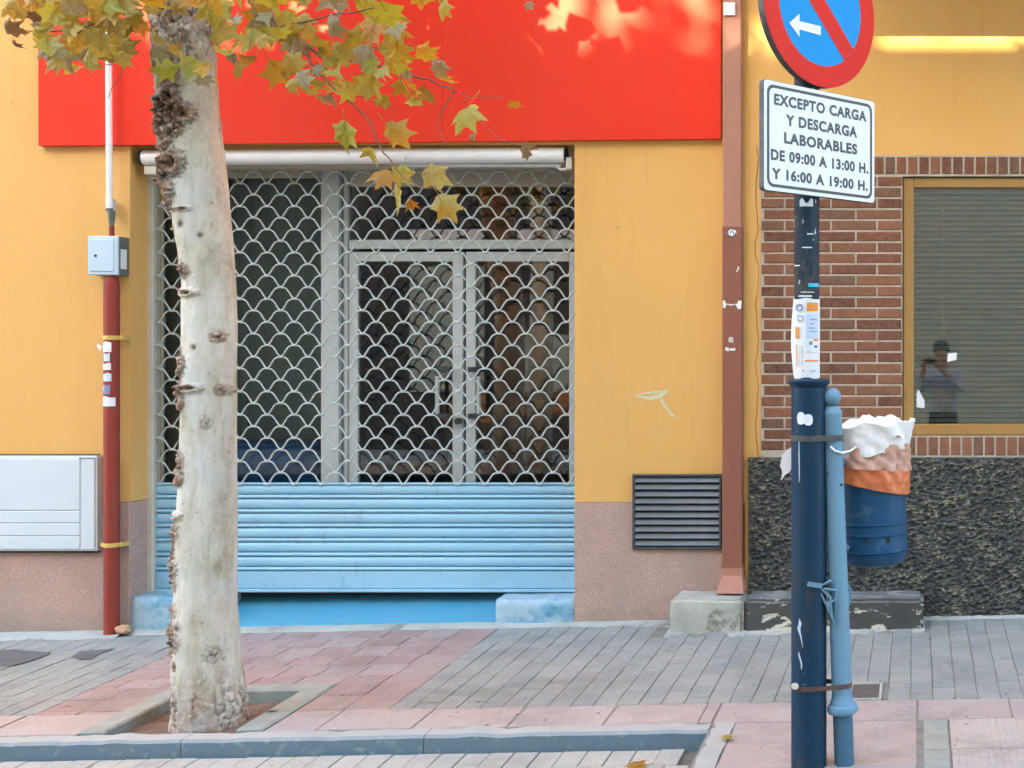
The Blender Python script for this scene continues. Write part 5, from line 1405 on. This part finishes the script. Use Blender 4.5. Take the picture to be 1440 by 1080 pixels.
def leaf_mesh(name, mat, curl, fold, seed, thin=False):
    """five-lobed plane leaf about 1 wide, stalk at the origin, tip along +y"""
    rnd = random.Random(seed)
    lob = [(-150, .46), (-128, .44), (-104, .80), (-86, .60), (-70, .56), (-50, .98), (-37, .74), (-24, .66), (-11, .86), (0, 1.12), (11, .86), (24, .66), (37, .74), (50, .98), (70, .56), (86, .60), (104, .80), (128, .44), (150, .46)]
    pts = [(0, -0.02)]
    out = []
    for a, r in lob:
        r *= rnd.uniform(.88, 1.1); a += rnd.uniform(-3, 3)
        out.append((math.sin(math.radians(a)) * r * 0.62, 0.30 + math.cos(math.radians(a)) * r * 0.62))
    n = len(out)
    ring = [((x + 0) * 0.52, 0.30 + (y - 0.30) * 0.52) for x, y in out]
    pts = [(0, 0.30)] + ring + out + [(0, 0.0)]
    vs = []
    for x, y in pts:
        d = math.hypot(x, y - .3); an = math.atan2(x, y - .3)
        vein = 0.035 * math.cos(an * 7.2) * min(1, d * 2.2)
        z = -curl * d * d + fold * abs(x) + vein + 0.11 * noise.noise(Vector((x * 2.6, y * 2.6, seed * 3.3))) + 0.05 * noise.noise(Vector((x * 7, y * 7, seed)))
        vs.append((x, y, z))
    fs = [(0, i + 1, i) for i in range(1, n)]
    for i in range(n - 1): fs.append((1 + i, 2 + i, n + 2 + i, n + 1 + i))
    fs += [(0, 2 * n + 1, n), (0, 1, 2 * n + 1), (n, 2 * n + 1, 2 * n), (1, n + 1, 2 * n + 1)]
    m = MB(); m.add(vs, [f[::-1] for f in fs])
    if not thin: m.tube([(0, -0.32, 0.10), (0.01, -0.14, 0.05), (0, 0.30, 0.012)], [.012, .011, .006], 5)
    me = m.mesh(name, mat, smooth=True)
    return me
variants = {}
for nm, mt in (('o', L_OLIVE), ('g', L_GREEN), ('y', L_YELLOW), ('c', L_OCHRE), ('b', L_BROWN), ('p', L_PALE)):
    variants[nm] = [leaf_mesh('leaf', mt, c, f, s) for c, f, s in ((.40, .25, 1), (1.0, -.25, 2), (-.3, .60, 3), (.6, .75, 4), (1.2, .35, 5))]
rl = random.Random(5)
def leaf(px, py, size, kind, roll=None, tip=None, t=None):
    t = t if t is not None else rl.uniform(1.55, 2.35)
    s = size * rl.uniform(.82, 1.02) * (D - t) / F
    o = bpy.data.objects.new('leaf', rl.choice(variants[kind])); COL.objects.link(o); o.parent = tree
    roll = rl.uniform(120, 240) if roll is None else roll      # direction of the tip; 180 = hanging straight down
    pitch = rl.uniform(-68, 68) if tip is None else tip
    R_ = Matrix.Rotation(math.radians(roll), 4, 'Y') @ Matrix.Rotation(math.radians(90 + pitch), 4, 'X') @ Matrix.Rotation(math.radians(rl.uniform(-35, 35)), 4, 'Y')
    ctr = R_ @ Vector((0, 0.3 * s, 0))
    o.matrix_local = Matrix.Translation(P(px, py, t) - ctr - wloc(tree)) @ R_ @ Matrix.Scale(s, 4)
    return o
spec = [
 (12, 38, 34, 'b'), (18, 62, 24, 'b'), (46, 22, 30, 'b'), (74, 66, 48, 'p'), (86, 78, 40, 'p'), (92, 14, 46, 'b'), (118, 50, 54, 'o'), (112, 84, 52, 'p', 195), (104, 98, 30, 'o', 200), (138, 16, 46, 'o'), (150, 58, 48, 'o'), (182, 40, 46, 'o'), (166, 8, 40, 'c'), (62, 30, 36, 'b'), (76, 6, 40, 'o'), (128, 66, 50, 'o'), (98, 40, 44, 'o'), (146, 76, 38, 'o'), (190, 20, 38, 'o'), (200, 36, 34, 'o'), (170, 62, 34, 'o'), (30, 44, 22, 'b'), (108, 20, 40, 'b'), (156, 30, 40, 'o'), (195, 4, 44, 'o'), (122, 4, 44, 'o'),
 (272, 6, 38, 'c'), (305, 46, 66, 'g', 100), (322, 76, 44, 'g', 150), (240, 94, 46, 'g', 255), (272, 90, 48, 'g', 180), (295, 92, 40, 'g', 110), (285, 112, 34, 'p', 185), (276, 54, 40, 'g', 240), (356, 86, 46, 'c', 185), (368, 20, 54, 'o'), (388, 96, 50, 'o', 160), (304, 4, 44, 'o'), (246, 4, 30, 'o'), (325, 12, 34, 'p'), (345, 60, 34, 'o'), (330, 30, 26, 'p'),
 (416, 22, 40, 'o'), (410, 86, 44, 'o', 150), (438, 118, 56, 'o', 190), (465, 138, 28, 'p'), (490, 124, 46, 'o', 180), (522, 116, 46, 'o', 200), (542, 16, 64, 'g', 180), (554, 40, 48, 'o', 170), (524, 44, 44, 'c', 200), (548, 68, 48, 'g', 90), (550, 90, 46, 'o', 120), (600, 74, 26, 'c', 90), (622, 110, 38, 'y', 170), (568, 118, 36, 'o'), (598, 130, 46, 'o', 190), (582, 144, 32, 'g', 120), (655, 152, 56, 'g', 215), (485, 184, 52, 'g', 190), (550, 184, 54, 'y', 150), (540, 140, 30, 'o'), (620, 6, 32, 'o'), (524, 212, 42, 'o', 190), (540, 240, 44, 'c', 190), (566, 242, 40, 'g', 190), (606, 246, 46, 'y', 100), (560, 276, 52, 'y', 230), (622, 284, 52, 'y', 150), (578, 284, 26, 'c', 190), (722, 146, 28, 'c', 170), (738, 212, 30, 'b', 120), (666, 192, 16, 'b', 180), (450, 96, 34, 'o'), (470, 100, 36, 'o'), (396, 66, 40, 'o'), (380, 50, 36, 'o'), (440, 60, 40, 'o'), (430, 130, 36, 'o', 200), (420, 60, 40, 'o'), (405, 44, 44, 'o', 120), (355, 38, 40, 'o'), (450, 140, 26, 'o', 200), (745, 6, 20, 'b'), (750, 206, 18, 'b', 160),
]
for s_ in spec:
    leaf(*s_)
    if s_[2] > 33 and s_[1] < 150 and rl.random() < 0.85: leaf(s_[0] + rl.uniform(-22, 22), s_[1] + rl.uniform(-24, 14), s_[2] * rl.uniform(.6, .95), rl.choice(s_[3] + 'oogp'))
for _ in range(52):                 # fuller sprays left of the trunk and over the sign
    if rl.random() < 0.5: x, y = rl.uniform(50, 215), rl.uniform(-10, 88)
    else:
        x = rl.uniform(335, 600); y = rl.uniform(0, 60) + (x - 335) * 0.25
    leaf(x, y, rl.uniform(26, 48), rl.choice('ooogyp'))
for _ in range(90):                 # the row of leaves cut by the top of the picture
    x = rl.choice((rl.uniform(-10, 220), rl.uniform(225, 420), rl.uniform(330, 640)))
    leaf(x, rl.uniform(-80, 6), rl.uniform(36, 60), rl.choice('ooogggcpoy'))
# twigs
def twig(pts, r0, r1, t0=1.75, t1=2.0):
    n = len(pts); q = []
    for i in range(n - 1):
        for k in range(4):
            f = k / 4; q.append((pts[i][0] + (pts[i + 1][0] - pts[i][0]) * f + 2 * math.sin(i * 3 + k), pts[i][1] + (pts[i + 1][1] - pts[i][1]) * f + 1.5 * math.cos(i * 2 + k * 1.7)))
    q.append(pts[-1]); m_ = len(q) - 1
    MB().tube([P(px, py, t0 + (t1 - t0) * i / m_) for i, (px, py) in enumerate(q)], [r0 + (r1 - r0) * i / m_ for i in range(m_ + 1)], 7).build('twig', TWIG, tree, smooth=True)
twig([(290, -120), (340, -10), (410, 55), (450, 78), (510, 88), (560, 98), (620, 118), (636, 128)], .009, .003)
twig([(410, 55), (450, 105), (500, 150), (520, 172), (540, 215), (562, 245), (590, 262), (625, 270)], .005, .002, 1.85, 2.1)
twig([(636, 128), (625, 150), (615, 180), (622, 195), (632, 204)], .003, .0015, 2.0, 2.05)
twig([(636, 128), (650, 132), (665, 140), (684, 136), (706, 136)], .003, .0015, 2.0, 2.05)
twig([(666, 165), (690, 185), (712, 200), (735, 206)], .002, .0014, 2.0, 2.05)
twig([(200, -110), (185, -20), (150, 20), (110, 45), (70, 44), (30, 42)], .008, .002, 1.75, 2.1)
twig([(196, -30), (184, 30), (178, 75), (168, 108), (152, 138)], .003, .0012, 1.75, 1.95)
twig([(300, -100), (300, -20), (296, 40), (290, 80)], .005, .002, 1.85, 2.1)
twig([(330, -60), (390, 40), (470, 20), (540, 10), (575, 30)], .005, .002, 1.8, 2.2)
twig([(340, -40), (360, 30), (350, 70)], .003, .0015, 1.8, 2.0)
twig([(430, 92), (470, 118), (520, 140), (556, 158)], .003, .0015, 1.8, 2.0)
# crown above the picture, seen only by its shade
random.seed(21)
cr = MB(); picks = []
bv = [Vector(v) for v in ((0, 0, 0), (-.5, .15, .08), (-.42, .6, 0), (0, .3, .02), (.5, .15, .08), (.42, .6, 0), (0, .98, -.1))]; bf = [(0, 3, 2, 1), (0, 4, 5, 3), (3, 6, 2), (3, 5, 6)]
def crown_leaf(c, s):
    R_ = Matrix.Rotation(random.uniform(0, 6.28), 3, 'Z') @ Matrix.Rotation(random.uniform(-1.2, 1.2), 3, 'X') @ Matrix.Rotation(random.uniform(0, 6.28), 3, 'Z')
    cr.add([c + R_ @ (v * s) for v in bv], bf); picks.extend([random.random()] * len(bv))
cnt = 0
while cnt < 700:
    tip_ = random.choice(limb_tips)
    c = tip_ + Vector((random.gauss(0, .42), random.gauss(0, .42), random.gauss(0.05, .36)))
    if c.z < 4.05 or c.y > -0.15 or c.x > -2.5: continue
    crown_leaf(c, random.uniform(.13, .2)); cnt += 1
crown = cr.build('crown', L_OLIVE, tree); crown['kind'] = 'stuff'
at = crown.data.attributes.new('pick', 'FLOAT', 'POINT'); at.data.foreach_set('value', picks)

# fallen leaves
def fallen(px, py, size, kind, label, road_=False):
    x, t = G(px, py)
    o = bpy.data.objects.new('fallen_leaf', variants[kind][0]); COL.objects.link(o)
    z = gz(x, t) + 0.012 - (ROAD_DROP - 0.012 if road_ else 0)
    o.matrix_world = Matrix.Translation((x, -t, z)) @ Matrix.Rotation(rl.uniform(0, 6.28), 4, 'Z') @ Matrix.Rotation(math.radians(rl.uniform(-12, 12)), 4, 'X') @ Matrix.Scale(size, 4)
    tag(o, label, 'leaf', 'fallen leaves on the ground')
fallen(118, 1062, .15, 'y', 'fallen yellow leaf in the gutter below the tree pit', True)
fallen(905, 1056, .14, 'c', 'fallen ochre leaf in the gutter by the kerb corner', True)
fallen(1031, 1041, .06, 'y', 'tiny yellow leaf on the pink slabs left of the column')
fallen(376, 1003, .06, 'p', 'small pale leaf on the soil right of the trunk')

# ------------------------------------------------------------------ across the street: shades the facade and shows in the glass
op = thing('opposite_building', (0, -15.4, -0.3), 'plain pale green apartment building across the street behind the camera', 'building')
OPW = simple('pale_green_render', (0.45, 0.50, 0.41), (0.41, 0.46, 0.38), 0.5, 0.9, 0.2)
OPD = simple('dark_window', (0.03, 0.035, 0.04), None, 3, 0.2)
HO = 3.20 + 15.4 / math.cos(SUN_A) * math.tan(SUN_E)
MB().box(-6.2, 1.5, -15.9, -15.402, HO, HO + 0.065).build('parapet', OPW, op)  # roofline raised along this span to narrow the sun strip at right
OPG = simple('grey_stone_ground_floor', (0.085, 0.08, 0.075), (0.06, 0.058, 0.055), 1.5, 0.8)
OPB = simple('orange_brown_door', (0.40, 0.17, 0.05), None, 2, 0.6)
MB().box(-34, -3, -24, -15.4, 4.7, HO).box(-3, 24, -24, -15.4, -0.5, HO).box(1.5, 24, -24, -15.401, HO, HO + 9).build('wall', OPW, op)  # taller right-hand block added to darken the trunk's right side
MB().box(-34, -3, -24, -15.38, -0.5, 4.699).build('ground_floor_wall', OPG, op)
for fl in range(1, 4):
    for i in range(14):
        x = -31 + i * 4.1; z = 0.3 + fl * 3.0
        if fl == 1: continue
        MB().box(x + .4, x + 1.7, -15.42, -15.36, z + .6, z + 2.0).build('window', OPD, op)
for x0, x1, z0, z1, mt in ((-8.9, -7.6, 0.75, 2.95, OPW), (-7.35, -5.7, 0.75, 1.75, OPW), (-8.9, -5.5, 3.25, 3.6, WHITE_METAL), (-8.3, -7.5, 0.2, .74, OPB), (-7.2, -5.8, .35, .74, OPB), (-16, -13, .2, 2.5, OPW)):
    MB().box(x0, x1, -15.379, -15.33, z0, z1).build('shop_panel', mt, op)
# unseen street tree on the far side: clumps placed to dapple the facade's sun
ot = thing('street_tree', (-5.6, -11.6, -0.25), 'tall plane tree on the far pavement behind the camera', 'tree')
MB().tube([(-5.6, -11.6, -0.25), (-5.55, -11.6, 3), (-5.7, -11.5, 6), (-5.6, -11.5, 9), (-5.5, -11.4, 11)], [.19, .16, .14, .10, .04], 12).build('trunk', BARK, ot, smooth=True)
random.seed(4)
for k in range(7):
    an = k * 0.95; z0 = 7.2 + .35 * k
    MB().tube([(-5.6, -11.5, z0), (-5.6 + 1.0 * math.cos(an), -11.5 + .6 * math.sin(an), z0 + .7), (-5.6 + 2.6 * math.cos(an), -11.5 + 1.4 * math.sin(an), z0 + 1.7)], [.06, .045, .015], 8).build('limb', BARK, ot, smooth=True)
cr = MB(); picks = []
clumps = [(random.uniform(-10.2, -2.2), random.uniform(-12.6, -10.4), random.uniform(8.6, 12.6)) for _ in range(420)] + [(random.uniform(-11, -8.9), random.uniform(-12.3, -10.8), random.uniform(9.8, 12.2)) for _ in range(40)]
nk = len(clumps)
clumps += [(random.uniform(-6.7, -4.9), random.uniform(-12.2, -10.9), random.uniform(10.2, 11.3)) for _ in range(13)] + [(random.uniform(-10.6, -8.8), random.uniform(-12.2, -10.9), random.uniform(10.2, 11.3)) for _ in range(34)]
for ci, c in enumerate(clumps):
    if ci < nk and random.random() < (0.45 if c[0] > -5.2 else 0.60 if c[0] > -8.4 else 0.0): continue
    for _ in range(15):
        crown_leaf(Vector(c) + Vector((random.gauss(0, .15), random.gauss(0, .18), random.gauss(0, .09))), random.uniform(.12, .2))
crown2 = cr.build('crown', L_OLIVE, ot); crown2['kind'] = 'stuff'
at = crown2.data.attributes.new('pick', 'FLOAT', 'POINT'); at.data.foreach_set('value', picks)

# ------------------------------------------------------------------ the photographer, mirrored in the window
def person():
    root = thing('person', (0.30, -8.12, -0.24), 'person in pale blue shirt and dark trousers holding up a phone', 'person')
    J = {'pel': (.30, -8.12, .72, .135), 'waist': (.30, -8.12, .92, .125), 'chest': (.30, -8.12, 1.12, .145), 'neckb': (.29, -8.11, 1.27, .07), 'neck': (.285, -8.10, 1.34, .055), 'headl': (.28, -8.08, 1.42, .082), 'headt': (.28, -8.09, 1.53, .085),
         'shl': (.12, -8.11, 1.22, .065), 'ell': (.05, -7.98, 1.02, .045), 'wrl': (.07, -7.82, 1.28, .03), 'hl': (.07, -7.80, 1.37, .032),
         'shr': (.48, -8.11, 1.22, .065), 'elr': (.53, -7.98, 1.02, .045), 'wrr': (.27, -7.82, 1.28, .03), 'hr': (.20, -7.80, 1.36, .032),
         'hpl': (.21, -8.12, .66, .10), 'knl': (.20, -8.10, .24, .062), 'anl': (.20, -8.13, -.15, .045), 'tol': (.19, -8.00, -.20, .04),
         'hpr': (.39, -8.12, .66, .10), 'knr': (.40, -8.10, .24, .062), 'anr': (.40, -8.13, -.15, .045), 'tor': (.41, -8.00, -.20, .04)}
    E = [('pel', 'waist'), ('waist', 'chest'), ('chest', 'neckb'), ('neckb', 'neck'), ('neck', 'headl'), ('headl', 'headt'), ('chest', 'shl'), ('shl', 'ell'), ('ell', 'wrl'), ('wrl', 'hl'), ('chest', 'shr'), ('shr', 'elr'), ('elr', 'wrr'), ('wrr', 'hr'), ('pel', 'hpl'), ('hpl', 'knl'), ('knl', 'anl'), ('anl', 'tol'), ('pel', 'hpr'), ('hpr', 'knr'), ('knr', 'anr'), ('anr', 'tor')]
    ks = list(J); me = bpy.data.meshes.new('body'); o0 = wloc(root)
    me.from_pydata([tuple(Vector(J[k][:3]) - o0) for k in ks], [(ks.index(a), ks.index(b)) for a, b in E], [])
    ob = bpy.data.objects.new('body', me); COL.objects.link(ob)
    ob.modifiers.new('skin', 'SKIN'); sv = me.skin_vertices[0].data
    for i, k in enumerate(ks): sv[i].radius = (J[k][3],) * 2
    sv[0].use_root = True
    sb = ob.modifiers.new('sub', 'SUBSURF'); sb.levels = sb.render_levels = 2
    bpy.context.view_layer.update()
    me2 = bpy.data.meshes.new_from_object(ob.evaluated_get(bpy.context.evaluated_depsgraph_get()))
    COL.objects.unlink(ob); bpy.data.objects.remove(ob)
    skin = simple('skin', (0.42, 0.25, 0.18), None, 10, 0.5); shirt = simple('pale_blue_shirt', (0.42, 0.52, 0.68), (0.36, 0.46, 0.62), 6, 0.9); trou = simple('dark_trousers', (0.04, 0.05, 0.08), None, 6, 0.9)
    me2.materials.clear()
    for m_ in (skin, shirt, trou): me2.materials.append(m_)
    for p in me2.polygons:
        c = p.center + o0
        p.material_index = 2 if c.z < .78 else (0 if c.z > 1.29 or (c.y > -7.88 and c.z > 1.18) else 1)
        p.use_smooth = True
    b = bpy.data.objects.new('body', me2); COL.objects.link(b); b.parent = root
    hair = MB()
    hair.lathe((.28, -8.12, 1.50), [(0.098 * math.sin(math.pi * i / 16) + .001, -0.10 + 0.0 + 0.105 * (1 - math.cos(math.pi * i / 16))) for i in range(4, 17)], 20)
    hair.build('hair', simple('dark_hair', (0.02, 0.016, 0.013), None, 10, 0.6), root, smooth=True)
    face = MB()
    for sx in (-1, 1): face.lathe((.28 + sx * .03, -8.005, 1.455), [(.001, -.010), (.010, -.006), (.012, 0), (.010, .006), (.001, .010)], 8)
    face.build('eye', SIGN_BLACK, root)
    ns = MB().tube([(.28, -8.0, 1.46), (.28, -7.975, 1.425), (.28, -7.995, 1.41)], [.008, .014, .010], 8).build('nose', skin, root, smooth=True)
    fg = MB()
    for hx, sgn in ((.07, 1), (.20, -1)):
        for i in range(4):
            z = 1.40 - i * .018
            fg.tube([(hx, -7.80, z), (hx - sgn * .022, -7.775, z + .003), (hx - sgn * .018, -7.745, z), (hx + sgn * .012, -7.735, z - .002)], [.0095, .009, .0085, .007], 7)
        fg.tube([(hx, -7.81, 1.35), (hx + sgn * .02, -7.79, 1.385), (hx + sgn * .03, -7.772, 1.41)], [.011, .010, .008], 7)
    fg.build('fingers', skin, root, smooth=True)
    ph = MB().cbox(.06, .21, -7.765, -7.757, 1.33, 1.405, .002).build('phone', SIGN_BLACK)
    tag(ph, 'black phone held up in both hands of the photographer', 'phone')
person()
